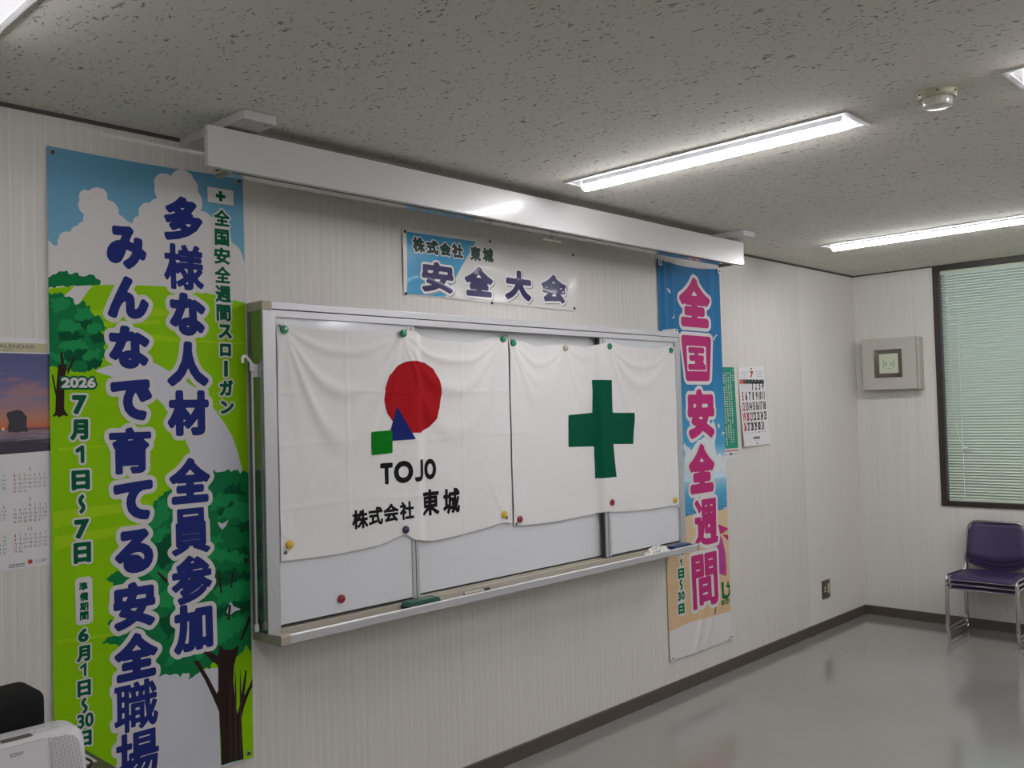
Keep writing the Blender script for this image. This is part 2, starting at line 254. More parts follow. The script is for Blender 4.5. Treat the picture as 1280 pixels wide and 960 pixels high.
def thing(name, label, cat, loc=(0, 0, 0), group=None):
    o = bpy.data.objects.new(name, None); COL.objects.link(o); o.location = loc; o.empty_display_size = 0.05
    return tag(o, label, cat, group)
def B(): return bmesh.new()
def box(bm, x0, x1, y0, y1, z0, z1, bev=0.0, mi=0):
    b = bmesh.new(); bmesh.ops.create_cube(b, size=1.0)
    for v in b.verts: v.co = Vector(((x0+x1)/2 + v.co.x*abs(x1-x0), (y0+y1)/2 + v.co.y*abs(y1-y0), (z0+z1)/2 + v.co.z*abs(z1-z0)))
    if bev > 0: bmesh.ops.bevel(b, geom=b.edges[:], offset=bev, segments=2, profile=0.6, affect='EDGES')
    for f in b.faces: f.material_index = mi
    me = bpy.data.meshes.new('_t'); b.to_mesh(me); b.free(); bm.from_mesh(me); bpy.data.meshes.remove(me); return bm
def prism(bm, pts, axis, a, b, mi=0):
    """pts: closed 2-D outline, extruded along axis (0,1,2) from a to b"""
    def P(p, t): q = [p[0], p[1]]; q.insert(axis, t); return q
    va = [bm.verts.new(P(p, a)) for p in pts]; vb = [bm.verts.new(P(p, b)) for p in pts]; n = len(pts)
    for i in range(n):
        f = bm.faces.new((va[i], va[(i+1) % n], vb[(i+1) % n], vb[i])); f.material_index = mi
    for f in (bm.faces.new(va[::-1]), bm.faces.new(vb)): f.material_index = mi
    return bm
def lathe(bm, prof, c, axis=2, n=24, sgn=1, mi=0):
    """prof: (radius, height) pairs turned about an axis through c"""
    rings = []
    for r, h in prof:
        ring = []
        for k in range(n if r > 1e-6 else 1):
            a = 2*math.pi*k/n; q = [r*math.cos(a), r*math.sin(a)]; q.insert(axis, h*sgn)
            ring.append(bm.verts.new((c[0]+q[0], c[1]+q[1], c[2]+q[2])))
        rings.append(ring)
    for A, C in zip(rings, rings[1:]):
        for k in range(n):
            q = [A[k % len(A)], A[(k+1) % len(A)], C[(k+1) % len(C)], C[k % len(C)]]
            q = [v for i, v in enumerate(q) if v not in q[:i]]
            if len(q) > 2: bm.faces.new(q).material_index = mi
    for ring in (rings[0], rings[-1]):
        if len(ring) > 2: bm.faces.new(ring).material_index = mi
    return bm
def rounded(pts, r, n=5, closed=False):
    """polyline with its corners rounded"""
    P = [Vector(p) for p in pts]; out = []
    N = len(P)
    for i in range(N):
        if not closed and i in (0, N-1): out.append(P[i]); continue
        a, b, c = P[i-1], P[i], P[(i+1) % N]
        d1, d2 = (a-b), (c-b); k = min(r, d1.length*0.48, d2.length*0.48)
        p, q = b+d1.normalized()*k, b+d2.normalized()*k
        for j in range(n+1):
            t = j/n; out.append(p*(1-t)**2 + b*2*t*(1-t) + q*t*t)
    return out
def tube(bm, pts, r, n=10, closed=False, mi=0):
    P = [Vector(p) for p in pts]; N = len(P); rings = []; prev = None
    for i in range(N):
        if closed: d = P[(i+1) % N]-P[i-1]
        else: d = P[min(i+1, N-1)]-P[max(i-1, 0)]
        d.normalize()
        if prev is None:
            a = Vector((0, 0, 1)) if abs(d.z) < 0.9 else Vector((1, 0, 0))
            s = d.cross(a).normalized()
        else: s = (prev - d*prev.dot(d)).normalized()
        prev = s; t = d.cross(s)
        rings.append([bm.verts.new(P[i] + (s*math.cos(2*math.pi*k/n) + t*math.sin(2*math.pi*k/n))*r) for k in range(n)])
    for i in range(N if closed else N-1):
        A, C = rings[i], rings[(i+1) % N]
        for k in range(n): bm.faces.new((A[k], A[(k+1) % n], C[(k+1) % n], C[k])).material_index = mi
    if not closed: bm.faces.new(rings[0][::-1]); bm.faces.new(rings[-1])
    return bm

# ------------------------------------------------------------------ printed artwork: shapes cut out of an offset field and laid on the sheet as thin ink
_glyph = {}
def glyph(ch):
    """outline of a character (or short string) as line segments (n,4) in em units"""
    if ch in _glyph: return _glyph[ch]
    cu = bpy.data.curves.new('glyph', 'FONT'); cu.body = ch; cu.resolution_u = 4
    o = bpy.data.objects.new('glyph', cu); COL.objects.link(o)
    oe = o.evaluated_get(bpy.context.evaluated_depsgraph_get()); me = oe.to_mesh()
    v = np.array([q.co[:2] for q in me.vertices]); cnt = {}
    for p in me.polygons:
        k = list(p.vertices)
        for a, b in zip(k, k[1:]+k[:1]):
            e = (min(a, b), max(a, b)); cnt[e] = cnt.get(e, 0)+1
    seg = np.array([[*v[a], *v[b]] for (a, b), c in cnt.items() if c == 1])
    oe.to_mesh_clear(); bpy.data.objects.remove(o); bpy.data.curves.remove(cu)
    if ch in '～ー' and len(ch) == 1:          # vertical setting turns these
        seg = seg[:, [1, 0, 3, 2]] * np.array([1, -1, 1, -1]) if ch == 'ー' else seg[:, [1, 0, 3, 2]]
    _glyph[ch] = seg; return seg
def fit(seg, x, z, w, h, shear=0.0):
    """scale segments so that their ink fills a w x h box centred on x, z"""
    X = seg[:, [0, 2]]; Z = seg[:, [1, 3]]
    sx = w/max(1e-6, X.max()-X.min()); sz = h/max(1e-6, Z.max()-Z.min())
    X = (X-(X.max()+X.min())/2)*sx; Z = (Z-(Z.max()+Z.min())/2)*sz; X = X+shear*Z
    return np.stack([X[:, 0]+x, Z[:, 0]+z, X[:, 1]+x, Z[:, 1]+z], 1)
def segs(pts):
    p = np.array(pts, float); return np.concatenate([p, np.roll(p, -1, 0)], 1)
def puff(pts, k=0.32, n=5):
    """polygon whose edges bulge outwards (clouds)"""
    p = np.array(pts, float); q = np.roll(p, -1, 0)
    area = ((q[:, 0]-p[:, 0])*(q[:, 1]+p[:, 1])).sum(); sg = -1 if area > 0 else 1
    out = []
    for a, b in zip(p[:-1], q[:-1]):
        d = b-a; nrm = np.array([d[1], -d[0]])*sg
        for t in np.linspace(0, 1, n, endpoint=False): out.append(a+d*t+nrm*k*4*t*(1-t)*0.5*(1 if np.hypot(*d) < 0.15 else 0))
    out.append(p[-1])
    return out
def jag(pts, amp, step, seed=1):
    """polygon with a leafy, ragged edge"""
    rg = random.Random(seed); p = np.array(pts, float); q = np.roll(p, -1, 0); out = []
    for a, b in zip(p, q):
        d = b-a; L = float(np.hypot(*d)); n = max(1, int(L/step)); nr = np.array([d[1], -d[0]])/max(L, 1e-6)
        for i in range(n):
            out.append(a+d*((i+rg.uniform(-.2, .2)*(i > 0))/n)+nr*rg.uniform(-amp, amp)*(1 if i else .5))
    return out
def field(seg, gx, gz):
    """signed distance (negative inside) to an outline"""
    X, Z = np.meshgrid(gx, gz); P = np.stack([X.ravel(), Z.ravel()], 1); best = np.full(len(P), 1e9); ins = np.zeros(len(P), bool)
    for x0, z0, x1, z1 in seg:
        dx, dz = x1-x0, z1-z0; L = dx*dx+dz*dz+1e-14
        t = np.clip(((P[:, 0]-x0)*dx+(P[:, 1]-z0)*dz)/L, 0, 1)
        best = np.minimum(best, (P[:, 0]-x0-t*dx)**2+(P[:, 1]-z0-t*dz)**2)
        if z0 != z1:
            c = (z0 > P[:, 1]) != (z1 > P[:, 1])
            ins ^= c & (P[:, 0] < (x1-x0)*(P[:, 1]-z0)/(z1-z0)+x0)
    d = np.sqrt(best); d[ins] *= -1; return d.reshape(X.shape)
ONE = segs([(0.32, 0), (0.38, 0), (0.38, 0.72), (0.33, 0.72), (0.05, 0.57), (0.05, 0.50), (0.32, 0.62)])
class Print:
    """one printed sheet: the sheet itself and its ink, gathered into one mesh"""
    def __init__(s, surf, gap=0.0006):
        s.surf, s.gap = surf, gap; s.V = []; s.F = []; s.mi = []; s.n = 0; s.mats = []
    def mat(s, m):
        if m not in s.mats: s.mats.append(m)
        return s.mats.index(m)
    def add(s, uv, faces, m, layer):
        s.V.append(np.array([s.surf(u, v, layer*s.gap) for u, v in uv])); k = s.mat(m)
        for f in faces: s.F.append([i+s.n for i in f]); s.mi.append(k)
        s.n += len(uv)
    def sheet(s, m, xs, zs, layer=0):
        """xs: columns; zs: function of x giving (bottom, top); or a (bottom, top) pair"""
        nu, nv = xs[2], zs[2]; uv = []; U = np.linspace(xs[0], xs[1], nu+1)
        for j in range(nv+1):
            for i in range(nu+1):
                b, t = (zs[0](U[i]), zs[1](U[i])) if callable(zs[0]) else zs[:2]
                uv.append((U[i], b+(t-b)*j/nv))
        F = [(j*(nu+1)+i, j*(nu+1)+i+1, (j+1)*(nu+1)+i+1, (j+1)*(nu+1)+i) for j in range(nv) for i in range(nu)]
        s.add(uv, F, m, layer)
    def grid(s, m, pts, nu, nv, layer=0):
        """four-cornered sheet: top left, top right, bottom right, bottom left"""
        a, b, c, d = [np.array(p) for p in pts]; uv = []
        for j in range(nv+1):
            for i in range(nu+1):
                t, q = i/nu, 1-j/nv; uv.append(tuple((a*(1-t)+b*t)*(1-q)+(d*(1-t)+c*t)*q))
        F = [(j*(nu+1)+i, j*(nu+1)+i+1, (j+1)*(nu+1)+i+1, (j+1)*(nu+1)+i) for j in range(nv) for i in range(nu)]
        s.add(uv, F, m, layer)
    def ink(s, seg, m, layer, grow=0.0, cell=0.004, clip=None):
        x0, x1 = seg[:, [0, 2]].min()-grow, seg[:, [0, 2]].max()+grow; z0, z1 = seg[:, [1, 3]].min()-grow, seg[:, [1, 3]].max()+grow
        gx = np.arange(x0-cell*1.5, x1+cell*2.5, cell); gz = np.arange(z0-cell*1.5, z1+cell*2.5, cell)
        if clip: gx = np.clip(gx, clip[0], clip[1]); gz = np.clip(gz, clip[2], clip[3]); gx = np.unique(gx); gz = np.unique(gz)
        f = grow-field(seg, gx, gz); nx, nz = len(gx), len(gz)
        ins = f > 0; uv = []; ids = {}; faces = []
        def vid(k, p):
            if k not in ids: ids[k] = len(uv); uv.append(p)
            return ids[k]
        cnt = ins[:-1, :-1]+ins[1:, :-1].astype(int)+ins[:-1, 1:]+ins[1:, 1:]
        for j, i in zip(*np.nonzero(cnt)):
            cs = ((i, j), (i+1, j), (i+1, j+1), (i, j+1)); poly = []
            for k in range(4):
                (ia, ja), (ib, jb) = cs[k], cs[(k+1) % 4]; fa, fb = f[ja, ia], f[jb, ib]
                if fa > 0: poly.append(vid((ia, ja), (gx[ia], gz[ja])))
                if (fa > 0) != (fb > 0):
                    t = fa/(fa-fb); key = (min((ia, ja), (ib, jb)), max((ia, ja), (ib, jb)), 0)
                    poly.append(vid(key, (gx[ia]+(gx[ib]-gx[ia])*t, gz[ja]+(gz[jb]-gz[ja])*t)))
            if len(poly) > 2: faces.append(poly)
        if faces: s.add(uv, faces, m, layer)
    def char(s, c, m, layer, grow, cell=None, outline=None, om=None, ol=None, shift=(0, 0), shear=0.0, clip=None):
        ch, x, z, w, h = c
        g = min(grow, w*0.2, h*0.2)
        if ch == '1': g = grow; w = (h-2*g)*0.40+2*g
        sg = fit(ONE if ch == '1' else glyph(ch), x+shift[0], z+shift[1], max(w-2*g, w*0.1), max(h-2*g, h*0.1), shear)
        cell = cell or max(0.0016, min(w, h)/46)
        if outline: s.ink(sg, om, ol, g+outline, max(cell, outline/2.2), clip)
        if m is not None: s.ink(sg, m, layer, g, cell, clip)
    def text(s, body, x, z, h, m, layer, width=None, align='l', grow=0.0):
        """a small line of type, plain"""
        sg = glyph(body); w = (sg[:, [0, 2]].max()-sg[:, [0, 2]].min())*h/0.72 if width is None else width
        cx = x+w/2 if align == 'l' else (x if align == 'c' else x-w/2)
        s.ink(fit(sg, cx, z, w, h), m, layer, grow, max(h/9, 0.0009))
    def rect(s, x0, x1, z0, z1, m, layer, n=1):
        nx = max(1, int(abs(x1-x0)/0.012)) if n else 1; nz = max(1, int(abs(z1-z0)/0.012)) if n else 1
        s.grid(m, [(x0, z1), (x1, z1), (x1, z0), (x0, z0)], nx, nz, layer)
    def build(s, name, parent=None, flip=True):
        me = bpy.data.meshes.new(name); V = np.concatenate(s.V)
        me.from_pydata(V.tolist(), [], s.F)
        me.polygons.foreach_set('material_index', s.mi); me.update(); me.shade_smooth()
        return link(name, me, s.mats, parent)

# ================================================================== THE SETTING
def struct(name, bm, m, label, parent=None):
    o = obj(name, bm, m, parent)
    if parent is None: tag(o, label, name.split('_')[0], kind='structure')
    return o
W_FRONT = mat_wall('striped_wallpaper', (0.63, 0.605, 0.575), 'front')
W_SIDE = mat_wall('striped_wallpaper_side', (0.66, 0.645, 0.615), 'side')
struct('floor', box(B(), XL-0.1, XR+0.1, YB-0.1, 0.1, -0.05, 0.0), mat_floor(), 'polished grey vinyl floor of the meeting room')
# ceiling with openings for the recessed lights
LX = [-1.70, 0.65, 3.005, 5.355]; LY = [-1.05, -2.72, -4.39, -6.06]; LHX, LHY = 0.082, 0.588
def ceiling_mesh():
    bm = B()
    xs = sorted([XL-0.1, XR+0.1]+[x+s*LHX for x in LX for s in (-1, 1)]); ys = sorted([YB-0.1, 0.1]+[y+s*LHY for y in LY for s in (-1, 1)])
    V = {(i, j): bm.verts.new((x, y, H)) for i, x in enumerate(xs) for j, y in enumerate(ys)}
    for i in range(len(xs)-1):
        for j in range(len(ys)-1):
            cx, cy = (xs[i]+xs[i+1])/2, (ys[j]+ys[j+1])/2
            if any(abs(cx-x) < 0.01 for x in LX) and any(abs(cy-y) < 0.01 for y in LY): continue
            bm.faces.new((V[i, j], V[i, j+1], V[i+1, j+1], V[i+1, j]))
    return bm
struct('ceiling', ceiling_mesh(), mat_ceiling(), 'grey fissured rockwool ceiling with recessed strip lights')
struct('wall_front', box(B(), XL-0.1, XR+0.1, 0.0, 0.1, 0, H+0.1), W_FRONT, 'striped cream wallpapered wall carrying the whiteboard and banners')
bm = B()
box(bm, XR, XR+0.12, WIN_Y0, 0.0, 0, H+0.1); box(bm, XR, XR+0.12, YB, WIN_Y1, 0, H+0.1)
box(bm, XR, XR+0.12, WIN_Y1, WIN_Y0, 0, WIN_Z0); box(bm, XR, XR+0.12, WIN_Y1, WIN_Y0, WIN_Z1, H+0.1)
struct('wall_right', bm, W_SIDE, 'pale wallpapered wall with the window and stacked chairs')
struct('wall_left', box(B(), XL-0.1, XL, YB, 0.0, 0, H+0.1), W_SIDE, 'plain wallpapered wall at the left end of the room')
struct('wall_back', box(B(), XL-0.1, XR+0.1, YB-0.1, YB, 0, H+0.1), W_SIDE, 'plain wallpapered wall behind the viewpoint')
SKIRT = M('dark_taupe_vinyl_skirting', (0.075, 0.062, 0.050), 0.5, grain=0.06)
def skirt(pts_out):
    return [(0, 0.0), (0.009, 0.0), (0.007, 0.062), (0.004, 0.066), (0, 0.066)]
bm = B(); prism(bm, [(-a, b) for a, b in skirt(0)], 0, XL, XR); struct('baseboard_front', bm, SKIRT, 'dark taupe skirting under the front wall')
bm = B(); prism(bm, [(XR-a, b) for a, b in skirt(0)], 1, YB, 0.0); struct('baseboard_right', bm, SKIRT, 'dark taupe skirting under the window wall')
SHADOW_LINE = M('dark_shadow_line', (0.06, 0.055, 0.05), 0.6)  # dark colour stands in for the shadow line where walls meet ceiling
struct('trim_shadow_1', box(B(), XL, XR, -0.006, 0.0, H-0.012, H), SHADOW_LINE, 'thin dark strip drawing the shadow line between ceiling and front wall')
struct('trim_shadow_2', box(B(), XR-0.006, XR, WIN_Y0, -0.006, H-0.009, H), SHADOW_LINE, 'thin dark strip drawing the shadow line above the pale side wall')

# window: dark frame, glass, and the blind hanging in it
DB = DARKB()
w = thing('window_1', 'dark brown framed window with closed pale green blind', 'window', (XR, (WIN_Y0+WIN_Y1)/2, WIN_Z0)); w['kind'] = 'structure'
FW, FD = 0.042, 0.10
bm = B()
for a in ((WIN_Y0-FW, WIN_Y0, WIN_Z0, WIN_Z1), (WIN_Y1, WIN_Y1+FW, WIN_Z0, WIN_Z1)): box(bm, XR-0.012, XR+FD, a[0], a[1], a[2], a[3], 0.002)
box(bm, XR-0.012, XR+FD, WIN_Y1+FW, WIN_Y0-FW, WIN_Z0, WIN_Z0+0.034, 0.002); box(bm, XR-0.012, XR+FD, WIN_Y1+FW, WIN_Y0-FW, WIN_Z1-0.037, WIN_Z1, 0.002)
obj('window_frame', bm, DB, w)
bm = B(); box(bm, XR+0.075, XR+0.095, (WIN_Y0+WIN_Y1)/2-0.02, (WIN_Y0+WIN_Y1)/2+0.02, WIN_Z0+0.034, WIN_Z1-0.037); obj('mullion', bm, DB, w)
g = NT('window_glass'); g.b.inputs['Transmission Weight'].default_value = 1.0; g.b.inputs['IOR'].default_value = 1.45; g.color((0.9, 0.95, 0.95))
bm = B(); box(bm, XR+0.083, XR+0.088, WIN_Y1+FW, WIN_Y0-FW, WIN_Z0+0.034, WIN_Z1-0.037); obj('pane', bm, g.set(0.02), w)

bl = thing('venetian_blind', 'closed pale green venetian blind hanging in the dark window frame', 'blind', (XR+0.035, (WIN_Y0+WIN_Y1)/2, WIN_Z1-0.037))
BY0, BY1, BX = WIN_Y0-FW-0.004, WIN_Y1+FW+0.004, XR+0.026
SLAT = M('pale_green_enamel_slat', (0.52, 0.60, 0.50), 0.42, grain=0.02)
bm = B(); box(bm, BX-0.018, BX+0.014, BY1, BY0, WIN_Z1-0.067, WIN_Z1-0.040, 0.003); obj('head_rail', bm, SLAT, bl)
bm = B(); zt = WIN_Z1-0.080; k = 0
while zt-k*0.0193 > WIN_Z0+0.052:
    z = zt-k*0.0193; a = R(45); wd = 0.0125; pts = []
    for j in range(5):
        t = (j/4-0.5)*2; cx = t*wd*math.cos(a); cz = t*wd*math.sin(a); bow = 0.0016*(1-t*t)
        pts.append((BX+cx-bow*math.sin(a), z-cz*-1+bow*math.cos(a)))
    for (xa, za), (xb, zb) in zip(pts, pts[1:]):
        bm.faces.new([bm.verts.new(q) for q in ((xa, BY0, za), (xa, BY1, za), (xb, BY1, zb), (xb, BY0, zb))])
    k += 1
bmesh.ops.remove_doubles(bm, verts=bm.verts, dist=1e-5)
obj('slats', bm, SLAT, bl, smooth=True)
bm = B(); box(bm, BX-0.010, BX+0.010, BY1, BY0, WIN_Z0+0.034, WIN_Z0+0.048, 0.003); obj('bottom_rail', bm, SLAT, bl)
CORD = M('white_cord', (0.72, 0.76, 0.70), 0.6)
for yy in (-0.725, -1.40, -2.10):
    bm = B(); tube(bm, [(BX-0.0145, yy, WIN_Z1-0.07), (BX-0.0145, yy, WIN_Z0+0.05)], 0.0017, 6); obj('ladder_cord', bm, CORD, bl)
wand = M('clear_acrylic_wand', (0.62, 0.70, 0.64), 0.15)
bm = B(); tube(bm, [(BX-0.024, -0.664, WIN_Z1-0.07), (BX-0.027, -0.674, 2.02), (BX-0.03, -0.682, 1.50), (BX-0.03, -0.688, 1.40)], 0.0022, 8); obj('tilt_wand', bm, wand, bl)
bm = B(); tube(bm, [(BX-0.03, -0.688, 1.40), (BX-0.03, -0.705, 1.30), (BX-0.032, -0.73, 1.24), (BX-0.032, -0.745, 1.225)], 0.0016, 6); tube(bm, [(BX-0.036, -0.722, 1.222), (BX-0.036, -0.765, 1.228)], 0.0055, 8); obj('pull_cord', bm, CORD, bl)

# ================================================================== CEILING LIGHTS
LENS = M('lit_led_lens', (0.9, 0.9, 0.9), 0.4, emit=LAMP)
DIM = M('dim_led_lens', (0.9, 0.9, 0.9), 0.4, emit=LAMP*0.48); OFF = M('unlit_led_lens', (0.85, 0.85, 0.85), 0.4)
REFL = M('white_reflector_sheet', (0.74, 0.74, 0.76), 0.4); TROUGH = M('grey_reflector_trough', (0.30, 0.30, 0.31), 0.5)
def make_light():
    cx, cy = LX[2], LY[0]
    t = thing('recessed_ceiling_light', 'lit recessed strip light on the ceiling in front of the whiteboard', 'ceiling light', (cx, cy, H), 'recessed strip lights in the ceiling')
    bm = B(); ox, oy, ix, iy = 0.097, 0.604, 0.080, 0.586        # flange: a picture frame 4 mm thick
    for x0, x1, y0, y1 in ((-ox, -ix, -oy, oy), (ix, ox, -oy, oy), (-ix, ix, -oy, -iy), (-ix, ix, iy, oy)): box(bm, cx+x0, cx+x1, cy+y0, cy+y1, H-0.005, H-0.0005)
    obj('flange', bm, REFL, t)
    bm = B(); zt = H+0.030; a = [(-ix, -iy, H-0.002), (ix, -iy, H-0.002), (ix, iy, H-0.002), (-ix, iy, H-0.002)]; b = [(-0.034, -iy+0.02, zt), (0.034, -iy+0.02, zt), (0.034, iy-0.02, zt), (-0.034, iy-0.02, zt)]
    va = [bm.verts.new((cx+q[0], cy+q[1], q[2])) for q in a]; vb = [bm.verts.new((cx+q[0], cy+q[1], q[2])) for q in b]
    for i in range(4): bm.faces.new((va[i], va[(i+1) % 4], vb[(i+1) % 4], vb[i]))
    bm.faces.new(vb)
    obj('reflector', bm, TROUGH, t)
    body = [(0.022, H+0.030), (0.028, H-0.008), (-0.028, H-0.008), (-0.022, H+0.030)]
    prof = [(0.028*math.cos(q), H-0.008-0.022*math.sin(q)) for q in (0.0, R(20), R(45), R(70), R(90), R(110), R(135), R(160), math.pi)]
    bm = B(); prism(bm, [(cx+p[0], p[1]) for p in body], 1, cy-iy+0.026, cy+iy-0.026); obj('lamp_body', bm, REFL, t)
    bm = B(); prism(bm, [(cx+p[0], p[1]) for p in prof], 1, cy-iy+0.026, cy+iy-0.026); obj('lens', bm, LENS, t, smooth=True)
    cap = M('light_end_cap', (0.8, 0.8, 0.82), 0.4, emit=LAMP*0.04)
    for s in (-1, 1):
        bm = B(); prism(bm, [(cx+p[0]*1.04, p[1]-0.0006) for p in body[:2]+prof+body[2:]][:2]+[(cx+p[0]*1.04, p[1]-0.0006) for p in prof[1:-1]]+[(cx+p[0]*1.04, p[1]-0.0006) for p in body[2:]], 1, cy+s*(iy-0.0255), cy+s*(iy-0.021)); obj('end_cap', bm, cap, t)
    return t
def copy_thing(root, loc, label, group=None):
    r = root.copy(); COL.objects.link(r); r.location = loc; r['label'] = label
    if group: r['group'] = group
    for ch in list(root.children):
        c = ch.copy(); COL.objects.link(c); c.parent = r; c.matrix_parent_inverse = ch.matrix_parent_inverse.copy()
        for g_ in list(ch.children):
            d = g_.copy(); COL.objects.link(d); d.parent = c; d.matrix_parent_inverse = g_.matrix_parent_inverse.copy()
    return r
light0 = make_light()
LLAB = {(3, 0): 'lit recessed strip light nearest the window and the far corner', (1, 0): 'recessed strip light at the upper left, near the left banner',
        (2, 1): 'recessed strip light beyond the smoke detector at the right edge'}
for i, x in enumerate(LX):
    for j, y in enumerate(LY):
        if (i, j) == (2, 0): continue
        t = copy_thing(light0, (x, y, H), LLAB.get((i, j), 'recessed strip light outside the photo, further back in the room'))
        if i < 2:                              # the left columns: one unlit, one dimmed, to darken the left side
            for c in t.children:
                if c.name.startswith('lens'): c.data = c.data.copy(); c.data.materials[0] = DIM if i == 1 else OFF

# smoke detector
d = thing('smoke_detector', 'small round yellowed smoke detector on the ceiling between two lights', 'smoke detector', (2.945, -1.925, H))
YEL = M('yellowed_plastic', (0.50, 0.46, 0.34), 0.45, grain=0.03)
c0 = (2.945, -1.925, H)
obj('base', lathe(B(), [(0.001, 0.0), (0.056, 0.0), (0.056, 0.016), (0.052, 0.022), (0.001, 0.022)], c0, 2, 32, -1), YEL, d, True)
obj('sensor_head', lathe(B(), [(0.001, 0.020), (0.043, 0.020), (0.045, 0.030), (0.041, 0.044), (0.030, 0.048), (0.001, 0.049)], c0, 2, 32, -1), M('clear_detector_head', (0.62, 0.60, 0.54), 0.15, coat=0.6), d, True)
obj('ring', lathe(B(), [(0.040, 0.0435), (0.0435, 0.043), (0.0435, 0.0455), (0.040, 0.046)], c0, 2, 32, -1), M('pale_ring', (0.8, 0.8, 0.78), 0.2), d, True)
for k in range(6):
    a = k*math.pi/3+0.35; x, y = c0[0]+0.0545*math.cos(a), c0[1]+0.0545*math.sin(a)
    bm = B(); box(bm, x-0.004, x+0.004, y-0.004, y+0.004, H-0.012, H-0.008); obj('vent_slot', bm, M('brown_slot', (0.12, 0.09, 0.05), 0.6), d)

# ================================================================== PROJECTION SCREEN CASE
sc = thing('projection_screen', 'long white projection screen case hanging under the ceiling above the whiteboard', 'projection screen', (3.0, -0.2, 2.33))
EN = WHITEENAMEL()
SX0, SX1, SZ0, SZ1 = 1.397, 4.607, 2.334, 2.463
bm = B(); box(bm, SX0, SX1, -0.310, -0.287, SZ0, SZ1, 0.0025); obj('front_panel', bm, EN, sc)
CASEM = M('glossy_case_underside', (0.58, 0.56, 0.53), 0.16, 0.85)
bm = B(); prism(bm, [(-0.262, SZ0+0.004), (-0.205, SZ0+0.006), (-0.195, SZ0+0.02), (-0.195, SZ1-0.02), (-0.205, SZ1), (-0.287, SZ1), (-0.287, SZ1-0.01), (-0.215, SZ1-0.01), (-0.212, SZ0+0.014), (-0.262, SZ0+0.012)], 0, SX0+0.078, SX1-0.078)
obj('case', bm, CASEM, sc)
bm = B(); tube(bm, [(SX0+0.085, -0.249, 2.40), (SX1-0.085, -0.249, 2.40)], 0.030, 20); obj('screen_roll', bm, M('dark_screen_fabric', (0.03, 0.03, 0.03), 0.7), sc)
for xx in (1.460, 4.425):
    bm = B(); prism(bm, [(xx, 0.0), (xx, -0.4), (xx+0.004, -0.412), (xx+0.112, -0.415), (xx+0.115, -0.41), (xx+0.115, -0.30), (xx+0.10, -0.27), (xx+0.10, 0.0)], 2, 2.470, 2.4985)
    b = obj('ceiling_bracket', bm, EN, sc)
    for yy in (-0.03, -0.36, -0.39):
        bm = B(); lathe(bm, [(0.0005, 0.0), (0.004, 0.0), (0.004, 0.003), (0.0005, 0.0035)], (xx+0.03 if yy != -0.39 else xx+0.09, yy, 2.470), 2, 10, -1); obj('screw', bm, M('screw_steel', (0.35, 0.35, 0.36), 0.35, 0.9), b)
    bm = B(); box(bm, xx+0.03, xx+0.075, -0.282, -0.19, 2.463, 2.470); obj('hanger', bm, M('hanger_steel', (0.3, 0.3, 0.3), 0.4, 0.9), b)
for xx in (SX0+0.075, SX1-0.095): bm = B(); box(bm, xx, xx+0.02, -0.285, -0.20, SZ0-0.004, SZ0+0.005, 0.001); obj('slot_guide', bm, M('dull_steel', (0.3, 0.29, 0.27), 0.4, 0.8), sc)

bm = B(); tube(bm, [(3.035, -0.22, 2.313), (3.150, -0.22, 2.313)], 0.0045, 8); tube(bm, [(3.09, -0.22, 2.313), (3.09, -0.22, 2.336)], 0.003, 6)
obj('pull_handle', bm, BEIGE(), sc)

# ================================================================== WHITEBOARD
wb = thing('whiteboard', 'wide aluminium framed sliding whiteboard mounted on the striped wall', 'whiteboard', (2.98, 0, 0.79))
AL, BG = ALU(), BEIGE()
X0, X1, Z0, Z1 = 1.702, 4.258, 0.792, 1.962
bm = B(); box(bm, X0+0.004, X1-0.004, -0.020, -0.001, Z0+0.02, Z1-0.01); obj('back_board', bm, M('grey_back_board', (0.45, 0.45, 0.45), 0.6), wb)
bm = B(); box(bm, X0+0.036, X1, -0.101, -0.001, 1.937, Z1, 0.0015); box(bm, X0+0.036, X1-0.004, -0.098, -0.02, 1.909, 1.934, 0.0015)
obj('top_rail', bm, AL, wb)
bm = B(); box(bm, X0-0.003, X0+0.036, -0.102, -0.001, 1.931, Z1+0.001, 0.002); obj('corner_cap', bm, BG, wb)
bm = B(); box(bm, X1-0.045, X1-0.005, -0.095, -0.02, Z1, Z1+0.02, 0.002)
cp = obj('top_clip', bm, WHITEP(), wb)
bm = B(); lathe(bm, [(0.0005, 0), (0.006, 0), (0.006, 0.002), (0.0005, 0.002)], (X1-0.025, -0.0955, Z1+0.011), 1, 12, -1); obj('screw', bm, BLACK(), cp)
bm = B(); box(bm, X0, X0+0.050, -0.100, -0.094, 0.815, 1.931, 0.001); box(bm, X0+0.044, X0+0.050, -0.095, -0.02, 0.815, 1.931); obj('stile', bm, AL, wb)
bm = B(); box(bm, X1-0.046, X1, -0.100, -0.094, 0.80, 1.909, 0.001); box(bm, X1-0.046, X1-0.040, -0.095, -0.02, 0.815, 1.909); obj('stile', bm, AL, wb)
SIDEM = M('satin_side_sheet', (0.42, 0.44, 0.45), 0.16, 0.85)
bm = B(); box(bm, X0-0.002, X0+0.001, -0.096, -0.001, 0.822, 1.931); obj('side_panel', bm, SIDEM, wb)
bm = B(); box(bm, X1-0.001, X1+0.002, -0.096, -0.001, 0.80, 1.937); obj('side_panel', bm, SIDEM, wb)
PAN = M('white_enamel_panel', (0.66, 0.67, 0.705), 0.22, coat=0.4, grain=0.008)
DG = M('dark_gap', (0.02, 0.02, 0.02), 0.6)
